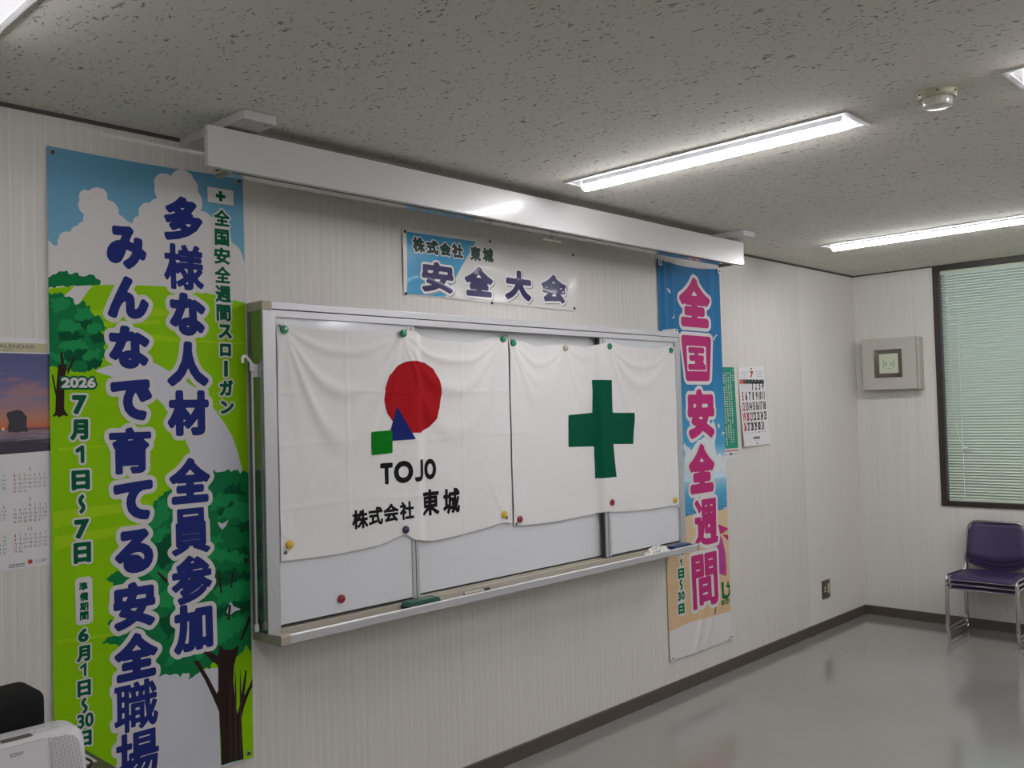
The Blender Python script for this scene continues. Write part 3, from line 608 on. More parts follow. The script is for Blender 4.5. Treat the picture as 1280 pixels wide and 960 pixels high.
def panel(x0, x1, y, st_l, st_r):
    bm = B(); box(bm, x0, x1, y, y+0.012, 0.842, 1.915); p = obj('sliding_panel', bm, PAN, wb)
    bm = B()
    if st_l: box(bm, x0-0.002, x0+st_l, y-0.004, y+0.014, 0.836, 1.916, 0.002); box(bm, x0+st_l*0.42, x0+st_l*0.5, y-0.0046, y+0.001, 0.838, 1.914, 0, 1); box(bm, x0-0.014, x0-0.002, y+0.001, y+0.014, 0.836, 1.916, 0, 1)
    if st_r: box(bm, x1-st_r, x1+0.002, y-0.004, y+0.014, 0.836, 1.916, 0.002); box(bm, x1-st_r*0.5, x1-st_r*0.42, y-0.0046, y+0.001, 0.838, 1.914, 0, 1)
    if st_l or st_r: obj('panel_stile', bm, [AL, DG], p)
    bm = B(); box(bm, x0, x1, y+0.0005, y+0.0115, 0.836, 0.842); obj('bottom_edge', bm, DG, p)
panel(X0+0.05, 2.384, -0.088, 0, 0.034)
panel(2.33, 3.64, -0.056, 0, 0)
panel(3.575, X1-0.046, -0.088, 0.042, 0)
# tray: trough, lip, beige sliding rails
bm = B(); prism(bm, [(-0.001, Z0), (-0.001, Z0+0.008), (-0.02, Z0+0.012), (-0.10, Z0+0.012), (-0.164, Z0+0.012), (-0.167, Z0+0.033), (-0.175, Z0+0.035), (-0.179, Z0+0.030), (-0.179, Z0+0.004), (-0.175, Z0)], 0, X0+0.036, X1-0.014)
tr = obj('tray', bm, AL, wb)
RAIL = M('beige_rail', (0.44, 0.40, 0.335), 0.45)
bm = B(); box(bm, X0+0.05, X1-0.046, -0.072, -0.040, Z0+0.012, 0.834, 0.001); box(bm, X0+0.05, X1-0.046, -0.102, -0.078, Z0+0.012, 0.830, 0.001)
box(bm, X0+0.036, X1-0.014, -0.122, -0.117, Z0+0.012, Z0+0.020); box(bm, X0+0.036, X1-0.014, -0.146, -0.141, Z0+0.012, Z0+0.020); obj('rail', bm, RAIL, tr)
for x0, x1 in ((X0-0.002, X0+0.036), (X1-0.014, X1+0.004)):
    bm = B(); prism(bm, [(-0.001, Z0-0.001), (-0.001, Z0+0.030), (-0.10, Z0+0.030), (-0.165, Z0+0.034), (-0.176, Z0+0.036), (-0.181, Z0+0.031), (-0.181, Z0+0.003), (-0.176, Z0-0.001)], 0, x0, x1); obj('tray_end_cap', bm, BG, tr)

# hook rod clipped to the left side of the board
hk = thing('screen_pull_rod', 'thin white hooked rod clipped upright to the left side of the whiteboard', 'hook rod', (1.684, -0.055, 0.83))
WP = WHITEP()
bm = B(); tube(bm, [(1.684, -0.055, 0.838), (1.684, -0.055, 1.728)], 0.0042, 10); obj('rod', bm, M('pale_aluminium_rod', (0.62, 0.62, 0.64), 0.3, 0.4), hk)
bm = B(); tube(bm, [(1.684, -0.055, 1.722), (1.684, -0.055, 1.748)], 0.0085, 12); tube(bm, rounded([(1.686, -0.055, 1.742), (1.676, -0.055, 1.758), (1.655, -0.06, 1.775), (1.642, -0.065, 1.766), (1.643, -0.066, 1.748)], 0.015), 0.0052, 8); obj('hook', bm, WP, hk)
bm = B(); lathe(bm, [(0.0005, 0), (0.008, 0), (0.008, 0.02), (0.0055, 0.026), (0.0005, 0.026)], (1.684, -0.055, 0.829), 2, 12); obj('end_cap', bm, WP, hk)
bm = B(); box(bm, 1.686, 1.7005, -0.064, -0.046, 1.700, 1.745, 0.002); obj('clip', bm, WP, hk)

# things lying on the tray
TZ = Z0+0.0205
e = thing('whiteboard_eraser', 'dark green whiteboard eraser lying on the tray by the left divider', 'eraser', (2.35, -0.132, TZ))
GE = M('dark_green_eraser_case', (0.02, 0.10, 0.065), 0.45, grain=0.04)
bm = B(); prism(bm, [(2.275, TZ+0.012), (2.285, TZ+0.027), (2.425, TZ+0.027), (2.435, TZ+0.012)], 1, -0.158, -0.108); o_ = obj('case', bm, GE, e)
bm = B(); box(bm, 2.273, 2.437, -0.156, -0.110, TZ, TZ+0.012, 0.002); obj('felt_pad', bm, M('dark_felt', (0.02, 0.025, 0.025), 0.95, grain=0.1, gscale=300), e)
bm = B(); box(bm, 2.345, 2.405, -0.146, -0.118, TZ+0.027, TZ+0.0276); obj('label_plate', bm, M('pale_green_label', (0.12, 0.20, 0.15), 0.5), o_)
m_ = thing('marker_pen', 'white marker pen with black end lying in the middle of the tray', 'marker', (2.66, -0.135, TZ))
bm = B(); tube(bm, [(2.585, -0.131, TZ+0.008), (2.69, -0.135, TZ+0.008)], 0.0075, 12); obj('barrel', bm, RAIL, m_)
bm = B(); tube(bm, [(2.69, -0.135, TZ+0.008), (2.722, -0.136, TZ+0.008)], 0.0085, 12); obj('cap', bm, BLACK(), m_)
# crumpled lace cloth
bm = B(); rg = random.Random(3); n = 26; vs = {}
for i in range(n):
    for j in range(12):
        u, v = i/(n-1), j/11; x = 3.845+u*0.185; y = -0.163+v*0.055
        hgt = (math.sin(math.pi*u)**0.6)*(math.sin(math.pi*v)**0.5)
        vs[i, j] = bm.verts.new((x+rg.uniform(-.003, .003), y+rg.uniform(-.003, .003), TZ+0.002+hgt*(0.014+0.034*rg.random())))
for i in range(n-1):
    for j in range(11): 
        if rg.random() > 0.12 or i in (0, n-2): bm.faces.new((vs[i, j], vs[i+1, j], vs[i+1, j+1], vs[i, j+1]))
bmesh.ops.delete(bm, geom=[v for v in bm.verts if not v.link_faces], context='VERTS')
tag(obj('lace_cloth', bm, M('white_lace', (0.75, 0.75, 0.73), 0.8, grain=0.06, gscale=200)), 'crumpled white cloth with holes lying at the right end of the tray', 'cloth')
e2 = thing('whiteboard_eraser', 'flat blue and black eraser lying at the far right end of the tray', 'eraser', (4.15, -0.135, TZ))
bm = B(); box(bm, 4.060, 4.215, -0.158, -0.112, TZ+0.010, TZ+0.022, 0.003); obj('case', bm, M('blue_eraser_case', (0.02, 0.05, 0.16), 0.4, grain=0.03), e2)
bm = B(); box(bm, 4.062, 4.213, -0.156, -0.114, TZ, TZ+0.010, 0.001); obj('felt_pad', bm, M('dark_felt'), e2)

# ================================================================== LEFT BANNER
def P_(name, col, rough=0.6): return M(name, col, rough, spec=0.10)
PW = P_('print_white', (0.60, 0.575, 0.58)); NAVY = P_('print_navy', (0.016, 0.026, 0.165)); DGRN = P_('print_dark_green', (0.001, 0.088, 0.038))
SKYB = P_('print_sky_blue', (0.115, 0.335, 0.53)); LIME = P_('print_lime', (0.235, 0.505, 0.001)); LIME2 = P_('print_light_lime', (0.31, 0.56, 0.008))
HAZE = P_('print_pale_haze', (0.56, 0.565, 0.63)); LEAF = P_('print_leaf_green', (0.005, 0.165, 0.050)); LEAFL = P_('print_leaf_light', (0.012, 0.25, 0.075)); LEAFD = P_('print_leaf_dark', (0.001, 0.080, 0.030))
BARK = P_('print_bark', (0.030, 0.016, 0.013)); BARK2 = P_('print_bark_light', (0.055, 0.032, 0.028))
def left_surf(u, v, h):
    w = 0.0028*math.sin(v*6.1+u*2.0)*math.sin((u-1.037)/0.652*math.pi) + 0.0012*math.sin(v*17+u*9) + 0.0007*math.exp(-((v-1.47)/0.007)**2) + 0.0007*math.exp(-((v-1.02)/0.007)**2)
    return (u, -0.0075-w-h, v)
bn = thing('safety_slogan_banner', 'tall green landscape banner with navy vertical slogan left of the whiteboard', 'banner', (1.364, 0, 0.39))
pr = Print(left_surf, 0.00014)
LB = (1.037, 1.690, 0.392, 2.398); CL = (LB[0], LB[1], LB[2], 2.397)
def skyblue():
    t = NT('print_sky'); x, y, z = t.sep()
    t.color(t.ramp(t.math('DIVIDE', z, 2.5), [(0.78, (0.20, 0.42, 0.57)), (0.96, (0.10, 0.27, 0.40))])); return t.set(0.6, spec=0.1)
pr.sheet(skyblue(), (LB[0], LB[1], 40), (lambda x: 0.392, lambda x: 2.394+0.010*(x-LB[0])/0.65-0.006*math.sin(math.pi*(x-LB[0])/0.653), 330))
K = D
pr.ink(segs(puff(K['L_cloud1'])+K['L_cloudrest']), PW, 1, 0, 0.006, CL)
pr.ink(segs(jag(K['L_row'], 0.006, 0.008, 5)), LEAF, 2, 0, 0.004, CL)
pr.ink(segs(K['L_hill']), LIME, 3, 0, 0.008, CL)
for q in K['L_streaks']: pr.ink(segs(q), LIME2, 4, 0, 0.005, CL)
for q in ('L_path0', 'L_path1', 'L_path2'): pr.ink(segs(K[q]), HAZE if q != 'L_path0' else PW, 4.5, 0, 0.006, CL)
pr.ink(segs(K['L_sliver']), LIME, 5, 0, 0.005, CL)
pr.ink(segs(jag(K['L_tree1'], 0.0075, 0.007, 2)), LEAF, 6, 0, 0.0026, CL)
for i, q in enumerate(K['L_tree1hi']): pr.ink(segs(jag(q, 0.0085, 0.008, 20+i)), LEAFL, 7, 0, 0.0026, CL)
for i, q in enumerate([[(a+0.006, b-0.03) for a, b in q] for q in K['L_tree1hi'][1:6]]): pr.ink(segs(jag(q, 0.008, 0.008, 50+i)), LEAFD, 6.6, 0, 0.0035, CL)
for q in [K['L_trunk1']]+K['L_trunk1b']: pr.ink(segs(q), BARK, 8, 0, 0.003, CL)
pr.ink(segs(jag(K['L_tree2'], 0.009, 0.010, 3)), LEAF, 6, 0, 0.0036, CL)
for i, q in enumerate(K['L_tree2lo']): pr.ink(segs(jag(q, 0.011, 0.010, 30+i)), LEAFD, 6.6, 0, 0.0034, CL)
for i, q in enumerate(K['L_tree2hi']): pr.ink(segs(jag(q, 0.011, 0.010, 40+i)), LEAFL, 7, 0, 0.0034, CL)
for i, q in enumerate(K['L_gap']): pr.ink(segs(q), HAZE, 7.5, 0, 0.003, CL)
pr.ink(segs(K['L_trunk2']), BARK, 8, 0, 0.004, CL)
for q in K['L_twigs']: pr.ink(segs(q), BARK, 7.6, 0, 0.0022, CL)
for k in range(3):
    x = 1.602+k*0.019; pr.ink(segs([(x, 0.40), (x+0.004, 0.40), (x+0.008, 0.62), (x+0.003, 0.74), (x+0.001, 0.6)]), BARK2, 8.5, 0, 0.003, CL)
pr.ink(segs(K['L_bottom']), PW, 9, 0, 0.006, CL)
for i, c in enumerate(K['L_blue']):
    cplx = c[0] in '様職場員育'
    g = {'様': 0.0050, '職': 0.0036, '場': 0.0042, '員': 0.0054, '育': 0.0066, '参': 0.0066, '多': 0.0080}.get(c[0], 0.0095 if c[0] in 'みんなでてる人' else 0.0084)
    pr.char(c, NAVY, 12, g, 0.0020, 0.0145, PW, 10+i*0.03)
for i, c in enumerate(K['L_head']): pr.char(c, DGRN, 12, 0.0024 if c[0] not in 'ローンガス' else 0.0034, 0.0016, 0.0052, PW, 10+i*0.03)
for i, c in enumerate(K['L_date']): pr.char(c, DGRN, 12, 0.0042 if i < 7 else 0.0018 if c[0] == '30' else 0.0027, 0.0016, 0.0062 if i < 7 else 0.0045, PW, 10+i*0.03)
a = K['L_prep']; x0, x1 = a[0][1]-0.024, a[-1][1]+0.026; z1, z0 = a[0][2]+0.028, a[-1][2]-0.026
pr.ink(segs([(x0+.008, z0), (x1-.008, z0), (x1, z0+.008), (x1, z1-.008), (x1-.008, z1), (x0+.008, z1), (x0, z1-.008), (x0, z0+.008)]), PW, 10.5, 0, 0.003)
for c in a: pr.char(c, DGRN, 12, 0.0011, 0.0013)
for c in K['L_year']: pr.char(c, PW, 12.5, 0.0022, 0.0013, 0.0055, DGRN, 11.5)
q = K['L_flagbox']; bx = (q[0][0], q[1][0], q[2][1], q[0][1])
pr.rect(bx[0], bx[1], bx[2], bx[3], M('print_grey_green', (0.10, 0.20, 0.17)), 2.5); pr.rect(bx[0]+.002, bx[1]-.002, bx[2]+.002, bx[3]-.002, PW, 3.2)
cx, cz = (bx[0]+bx[1])/2, (bx[2]+bx[3])/2
pr.rect(cx-.018, cx+.018, cz-.006, cz+.006, DGRN, 4); pr.rect(cx-.006, cx+.006, cz-.018, cz+.018, DGRN, 4)
pr.build('sheet', bn)
def eyelet(x, y, z, parent, pin=True, r=0.007):
    bm = B()
    ring = [(r*0.45, 0.0), (r*0.55, 0.0012), (r*0.85, 0.0016), (r, 0.0006), (r, 0.0)]
    lathe(bm, ring, (x, y, z), 1, 18, -1); obj('eyelet', bm, M('eyelet_metal', (0.35, 0.34, 0.33), 0.3, 0.9), parent, True)
    if pin:
        bm = B(); lathe(bm, [(0.0003, 0), (r*0.62, 0.0), (r*0.62, 0.003), (r*0.3, 0.0045), (0.0003, 0.005)], (x, y, z), 1, 14, -1); obj('pin', bm, M('dark_pin', (0.05, 0.045, 0.045), 0.35, 0.6), parent, True)
for x, z in ((1.053, 2.378), (1.675, 2.388), (1.055, 0.41), (1.672, 0.41)): eyelet(x, -0.0095, z, bn, True, 0.009)

# ================================================================== RIGHT BANNER
def rband(x): return 4.204+0.022*(2.37-0)*0, 4.85
def right_surf(u, v, h):
    e = u-4.2; w = 0.004*math.sin(v*5+1)*math.sin(math.pi*min(1, max(0, e/0.65)))
    w += 0.010*math.exp(-((e-0.05-0.03*(2.37-v))/0.018)**2)*max(0, min(1, (v-1.7)/0.5)) + 0.007*math.exp(-((e-0.13-0.05*(2.37-v))/0.02)**2)*max(0, min(1, (v-1.8)/0.4))
    w += 0.006*math.exp(-((e-0.53)/0.03)**2)*max(0, min(1, (v-0.9)/0.8))
    d = 0.5-v; w += (0.008*math.exp(-((e-0.25-0.5*(v-0.2))/0.028)**2)+0.006*math.exp(-((e-0.36-0.5*(v-0.2))/0.025)**2))*max(0, min(1, d/0.15))
    return (u, -0.006-w-h, v)
rb = thing('safety_week_banner', 'tall blue beach banner with magenta characters right of the whiteboard', 'banner', (4.53, 0, 0.18))
def beach():
    t = NT('print_beach_scene'); x, y, z = t.sep(); zz = t.math('DIVIDE', z, 2.5)
    sea = t.ramp(zz, [(0.0, (0.60, 0.40, 0.235)), (0.3205, (0.66, 0.49, 0.31)), (0.33, (0.66, 0.49, 0.31)), (0.3305, (0.04, 0.24, 0.47)), (0.385, (0.035, 0.24, 0.47)), (0.425, (0.10, 0.36, 0.57)), (0.453, (0.30, 0.53, 0.67)), (0.457, (0.55, 0.69, 0.77)), (0.50, (0.35, 0.58, 0.74)), (0.535, (0.07, 0.32, 0.56)), (0.72, (0.026, 0.17, 0.37)), (0.95, (0.024, 0.155, 0.34))])
    nz = t.noise(26.0, 3.0, t.mapping((1.0, 1.0, 3.2)))
    wav = t.ramp(nz, [(0.515, 0.0), (0.53, 1.0), (0.545, 0.0)])
    band = t.ramp(zz, [(0.331, 0.0), (0.335, 1.0), (0.395, 0.8), (0.42, 0.0)])
    c = t.mix(t.math('MULTIPLY', wav, band), sea, (0.66, 0.74, 0.80))
    sand = t.noise(9.0, 3.0, t.mapping((0.8, 1.0, 4.0)))
    low = t.ramp(zz, [(0.318, 1.0), (0.33, 0.0)])
    c = t.mix(t.math('MULTIPLY', t.math('MULTIPLY', t.ramp(sand, [(0.52, 0.0), (0.62, 1.0)]), low), 0.55), c, (0.62, 0.40, 0.20))
    t.color(c); return t.set(0.6, spec=0.1)
pr = Print(right_surf, 0.0002)
top = lambda x: 2.372-0.018*math.sin(math.pi*(x-4.204)/0.64)+0.006*(x-4.204)
pr.sheet(beach(), (4.204, 4.846, 120), (lambda x: 0.184, top, 110))
MAG = P_('print_magenta', (0.46, 0.033, 0.17)); RG = P_('print_green', (0.004, 0.14, 0.055)); RW = P_('print_white_warm', (0.64, 0.62, 0.63)); SANDM = P_('print_sand_shade', (0.62, 0.40, 0.20))
RC = (4.2045, 4.8455, 0.1845, 2.36)
cl = jag(K['R_cloud'], 0.012, 0.03, 9); pr.ink(segs(cl), P_('print_cloud', (0.62, 0.68, 0.70)), 1, 0, 0.006, RC)
pr.ink(segs(jag(K['R_sandtop']+[(4.85, 0.78), (4.2, 0.78)], 0.006, 0.03, 4)), P_('print_sand', (0.66, 0.49, 0.31)), 1, 0, 0.006, RC)
for q in K['R_gulls']: pr.ink(segs(q), RW, 2, 0.0012, 0.003, RC)
for q in K['R_umb']: pr.ink(segs(q), MAG if q is not K['R_umb'][3] else P_('print_pale_magenta', (0.42, 0.06, 0.27)), 2, 0, 0.004, RC)
pr.ink(segs(K['R_stick']), BARK, 2, 0.001, 0.002, RC)
pr.ink(segs([(4.2, 0.345), (4.42, 0.36), (4.85, 0.345), (4.85, 0.18), (4.2, 0.18)]), RW, 3, 0, 0.008, RC)
for i, c in enumerate(K['R_mag']):
    if c[0] == '国':                           # a fat tapering frame with the inner strokes drawn in a white box
        _, x, z, w_, h_ = c; r_ = 0.022
        q = segs([(x-w_/2+r_, z+h_/2-r_), (x+w_/2-r_, z+h_/2-r_), (x+w_*0.42-r_, z-h_/2+r_), (x-w_*0.40+r_, z-h_/2+r_)])
        pr.ink(q, RW, 4.1, r_+0.020, 0.007, RC); pr.ink(q, MAG, 6, r_, 0.005, RC)
        pr.rect(x-w_*0.33, x+w_*0.33, z-h_*0.28, z+h_*0.27, RW, 6.6)
        pr.char(('玉', x, z-h_*0.005, w_*0.61, h_*0.50), MAG, 7.2, 0.0125, 0.004, clip=RC)
        continue
    g = {'全': 0.0185, '国': 0.0130, '安': 0.0175, '週': 0.0092, '間': 0.0102}[c[0]]
    pr.char(c, MAG, 6, g, 0.0048, 0.020, RW, 4+i*0.05, clip=RC)
for i, c in enumerate(K['R_green']): pr.char(c, RG, 6, 0.0030 if c[0] == '30' else 0.0046, 0.0022, 0.010, RW, 4+i*0.05, clip=RC)
pr.ink(segs(K['R_logo']), RG, 3.5, 0.001, 0.002, RC)
for c in K['R_logotext']: pr.char(c, RG, 3.5, 0.001, 0.002, clip=RC)
pr.build('sheet', rb)
tabm = M('clear_tape', (0.7, 0.7, 0.72), 0.3)
for x, z in ((4.219, 2.352), (4.832, 2.360), (4.220, 0.200), (4.828, 0.200)):
    bm = B(); s_ = 0.017; box(bm, x-s_, x+s_, -0.0168, -0.0155, z-s_*0.9, z+s_*0.9, 0.0005); obj('corner_tab', bm, tabm, rb); eyelet(x, -0.0172, z, rb, True, 0.007)

# ================================================================== TITLE SIGN
sg = thing('title_sign', 'laminated white and blue paper sign with navy characters above the whiteboard', 'sign', (2.96, 0, 2.05))
def title_surf(u, v, h):
    a = (u-2.411)/1.104; b = (v-2.046)/0.284
    w = 0.006*math.sin(math.pi*b)*(0.35+0.65*abs(math.sin(math.pi*2*a))) + 0.003*math.sin(math.pi*a*4+1.2*b)*math.sin(math.pi*b) + 0.004*math.exp(-((a-0.93)/0.035)**2)*math.sin(math.pi*b*1.6)
    w += 0.003*math.sin(9*a+5*b)*math.sin(math.pi*a)
    return (u, -0.0035-max(0, w)-h, v)
def lam(name, col):
    return M('laminated_'+name, col, 0.30, spec=0.3, coat=0.12)
pr = Print(title_surf, 0.0004)
pr.grid(lam('white', (0.62, 0.605, 0.59)), [(2.409, 2.317), (3.517, 2.351), (3.507, 2.042), (2.411, 2.049)], 130, 36)
pr.ink(segs(K['T_blue']), lam('blue', (0.045, 0.30, 0.53)), 1, 0, 0.005)
TN, TW, TS, TG = lam('navy', (0.014, 0.009, 0.085)), lam('white'if 0 else 'letter_white', (0.70, 0.69, 0.70)), lam('shadow_grey', (0.30, 0.29, 0.29)), lam('dark_green', (0.010, 0.045, 0.03))
for i, c in enumerate(K['T_navy']):
    g = 0.0088 if c[0] in '大全' else 0.0072
    pr.char((c[0], c[1]+0.006, c[2]-0.005, c[3], c[4]), None, 0, g, 0.003, 0.009, TS, 2)
    pr.char(c, TN, 4, g, 0.0027, 0.009, TW, 3)
for i, c in enumerate(K['T_green']): pr.char(c, TG, 4, 0.0036, 0.0017, 0.0045, TW, 3+i*0.05)
pr.build('sheet', sg)
NAIL = M('dark_pin', (0.05, 0.045, 0.045), 0.35, 0.6)
for (x, z), lab in zip(K['T_pins'], ('top left corner', 'middle of the top edge', 'top right corner', 'bottom left corner', 'middle of the bottom edge', 'bottom right corner')):
    yy = title_surf(x, z, 0)[1]
    o = obj('push_pin', lathe(B(), [(0.0004, -0.001), (0.006, -0.001), (0.006, 0.0035), (0.0035, 0.006), (0.0004, 0.0065)], (x+(0.008 if 'left' in lab else -0.008 if 'right' in lab else 0), yy, z-0.006 if z > 2.2 else z+0.006), 1, 14, -1), NAIL, None, True)
    tag(o, 'small dark push pin at the %s of the title sign' % lab, 'pin', 'pins holding the title sign')

# ================================================================== FLAGS ON THE BOARD
def flagy(x):
    def st(a, b): t = min(1, max(0, (x-a)/(b-a))); return t*t*(3-2*t)
    return -0.0945+0.030*st(2.385, 2.45)-0.030*st(3.535, 3.572)
def interp(pts):
    P = sorted(pts)
    def f(x):
        if x <= P[0][0]: return P[0][1]
        for (a, b), (c, d_) in zip(P, P[1:]):
            if x <= c: t = (x-a)/(c-a+1e-9); t = t*t*(3-2*t)*0.5+t*0.5; return b+(d_-b)*t
        return P[-1][1]
    return f
def make_flag_surf(top, pins, creases_x, creases_z, bpins, seed):
    pins = sorted(pins); rg = random.Random(seed)
    fo = [[(rg.uniform(0.06, 0.10), 0.0065, 0.018), (rg.uniform(0.16, 0.22), 0.0080, 0.032), (rg.uniform(0.32, 0.42), 0.0070, 0.050)] for _ in range(len(pins)+1)]
    def surf(u, v, h):
        d = top(u)-v; w = 0.0
        for k, ((xa, za), (xb, zb)) in enumerate(zip(pins, pins[1:])):
            if xa <= u <= xb:
                t = (u-xa)/(xb-xa); s = 4*t*(1-t); L = min(1.0, (xb-xa)/0.5)
                for Dp, A, sig in fo[k]:
                    sg_ = sig*(0.35+0.65*s); w += A*L*math.exp(-((d-Dp*L*s-0.012)/sg_)**2)*(0.25+0.75*s)
        for x, z in pins:                      # pleats falling from each magnet
            dd = max(0.0, z-v); e = math.exp(-dd/0.28)
            for sl, A in ((-0.22, 0.0040), (0.16, 0.0035), (0.45, 0.0030), (-0.55, 0.0028)):
                w += A*e*math.exp(-((u-x-sl*dd)/(0.011+0.045*dd))**2)*min(1, dd/0.05)
        for x, z in bpins:
            dd = max(0.0, v-z); e = math.exp(-dd/0.12)
            for sl, A in ((-0.5, 0.0035), (0.45, 0.0035), (0.0, 0.0025)):
                w += A*e*math.exp(-((u-x-sl*dd)/(0.008+0.05*dd))**2)*min(1, dd/0.03)
        for x in creases_x: w += 0.0014*math.exp(-((u-x)/0.007)**2)
        for z in creases_z: w += 0.0018*math.exp(-((v-z-0.006*math.sin(u*7))/0.0075)**2)*(0.6+0.4*math.sin(u*11+z*5))
        w += 0.0016*math.sin(u*13+v*7)*math.sin(v*11-u*4)+0.0012
        return (u, flagy(u)-max(0.0, w)-h, v)
    return surf
def clothmat(name, col):
    t = NT(name); nz = t.noise(420.0, 2.0); n2 = t.noise(14.0, 4.0)
    t.color(t.mix(nz, tuple(c*0.96 for c in col), tuple(min(1, c*1.03) for c in col)))
    t.bump(t.math('ADD', t.math('MULTIPLY', nz, 0.12), t.math('MULTIPLY', n2, 0.88)), 0.35, 0.006)
    return t.set(0.85, spec=0.08)
CW = clothmat('white_cotton', (0.745, 0.73, 0.73))
FM = K['F_mag']
def flag(name, label, topk, botk, pins, bpins, cx, cz, seed):
    f = thing(name, label, 'flag', ((K[topk][0][0]+K[topk][-1][0])/2, -0.09, 1.05))
    top = interp(K[topk]); bot = interp(K[botk])
    return f, Print(make_flag_surf(top, pins, cx, cz, bpins, seed), 0.0005), top, bot
f1, pr, top, bot = flag('company_flag', 'white cloth flag with red disc, blue triangle and green square on the whiteboard', 'F1_top', 'F1_bot', FM[:3], FM[3:6], (2.05, 2.40, 2.66), (1.645, 1.46, 1.24), 1)
xa, xb = K['F1_top'][0][0], K['F1_top'][-1][0]
pr.sheet(CW, (xa, xb, 200), (bot, top, 140))
FR, FB, FG, FK = clothmat('flag_red', (0.36, 0.010, 0.014)), clothmat('flag_blue', (0.014, 0.022, 0.145)), clothmat('flag_green', (0.005, 0.185, 0.012)), clothmat('flag_black', (0.013, 0.012, 0.015))
pr.ink(segs(K['F1_circle']), FR, 1.6, 0, 0.005); pr.ink(segs(K['F1_tri']), FB, 2.6, 0, 0.005); pr.ink(segs(K['F1_sq']), FG, 3.6, 0, 0.005)
for c in K['F1_tojo']: pr.char(c, FK, 2, {'T': 0.0052, 'O': 0.0056, 'J': 0.0052}[c[0]] if c[3] > 0.07 or c[0] != 'O' else 0.0048, 0.0022)
for c in K['F1_co']: pr.char(c, FK, 2, 0.0027 if c[4] < 0.085 else 0.0038, 0.0018)
s1 = pr.surf; pr.build('cloth', f1)
f2, pr, top, bot = flag('safety_flag', 'white cloth flag with a green cross on the right half of the whiteboard', 'F2_top', 'F2_bot', FM[6:10], FM[10:13], (3.22, 3.56, 3.9), (1.46,), 2)
xa, xb = K['F2_top'][0][0], K['F2_top'][-1][0]
pr.sheet(CW, (xa, xb, 210), (bot, top, 140))
pr.ink(segs(K['F2_cross']), clothmat('flag_cross_green', (0.003, 0.085, 0.047)), 1.6, 0, 0.005)
s2 = pr.surf; pr.build('cloth', f2)
for (x, z), su, ff in zip(K['F_eye'], (s1, s1, s1, s1, s2, s2, s2, s2), (f1,)*4+(f2,)*4): eyelet(x, su(x, z, 0.001)[1], z, ff, False, 0.008)

MAGL = [('green', 'pinning the top left corner of the red disc flag'), ('green', 'pinning the middle of the top edge of the red disc flag'), ('green', 'pinning the top right corner of the red disc flag'),
        ('yellow', 'pinning the bottom left corner of the red disc flag'), ('navy', 'pinning the middle of the bottom edge of the red disc flag'), ('yellow', 'pinning the bottom right corner of the red disc flag'),
        ('green', 'pinning the top left corner of the green cross flag'), ('clear', 'on the top edge of the green cross flag, left of centre'), ('green', 'on the top edge of the green cross flag, right of centre'), ('green', 'pinning the top right corner of the green cross flag'),
        ('red', 'pinning the bottom left corner of the green cross flag'), ('red', 'on the bottom edge of the green cross flag, right of centre'), ('yellow', 'pinning the bottom right corner of the green cross flag'), ('red', 'alone on the bare lower left panel of the whiteboard')]
MC = {'green': (0.008, 0.22, 0.105), 'yellow': (0.62, 0.40, 0.02), 'navy': (0.012, 0.018, 0.065), 'red': (0.28, 0.006, 0.03), 'clear': (0.42, 0.38, 0.28)}
for i, ((x, z), (cn, lab)) in enumerate(zip(FM, MAGL)):
    y = (s1 if i < 6 else s2)(x, z, 0.001)[1] if i < 13 else -0.0895
    r = 0.0155
    o = obj('round_magnet', lathe(B(), [(0.0004, -0.002), (r*0.92, -0.002), (r, 0.0), (r, 0.004), (r*0.93, 0.0072), (r*0.78, 0.0088), (r*0.70, 0.0086), (r*0.62, 0.0092), (r*0.3, 0.0105), (0.0004, 0.0108)], (x, y, z), 1, 26, -1), M(cn+'_magnet', MC[cn], 0.22, coat=0.5), None, True)
    tag(o, '%s round magnet %s' % (cn, lab), 'magnet', 'magnets on the whiteboard')

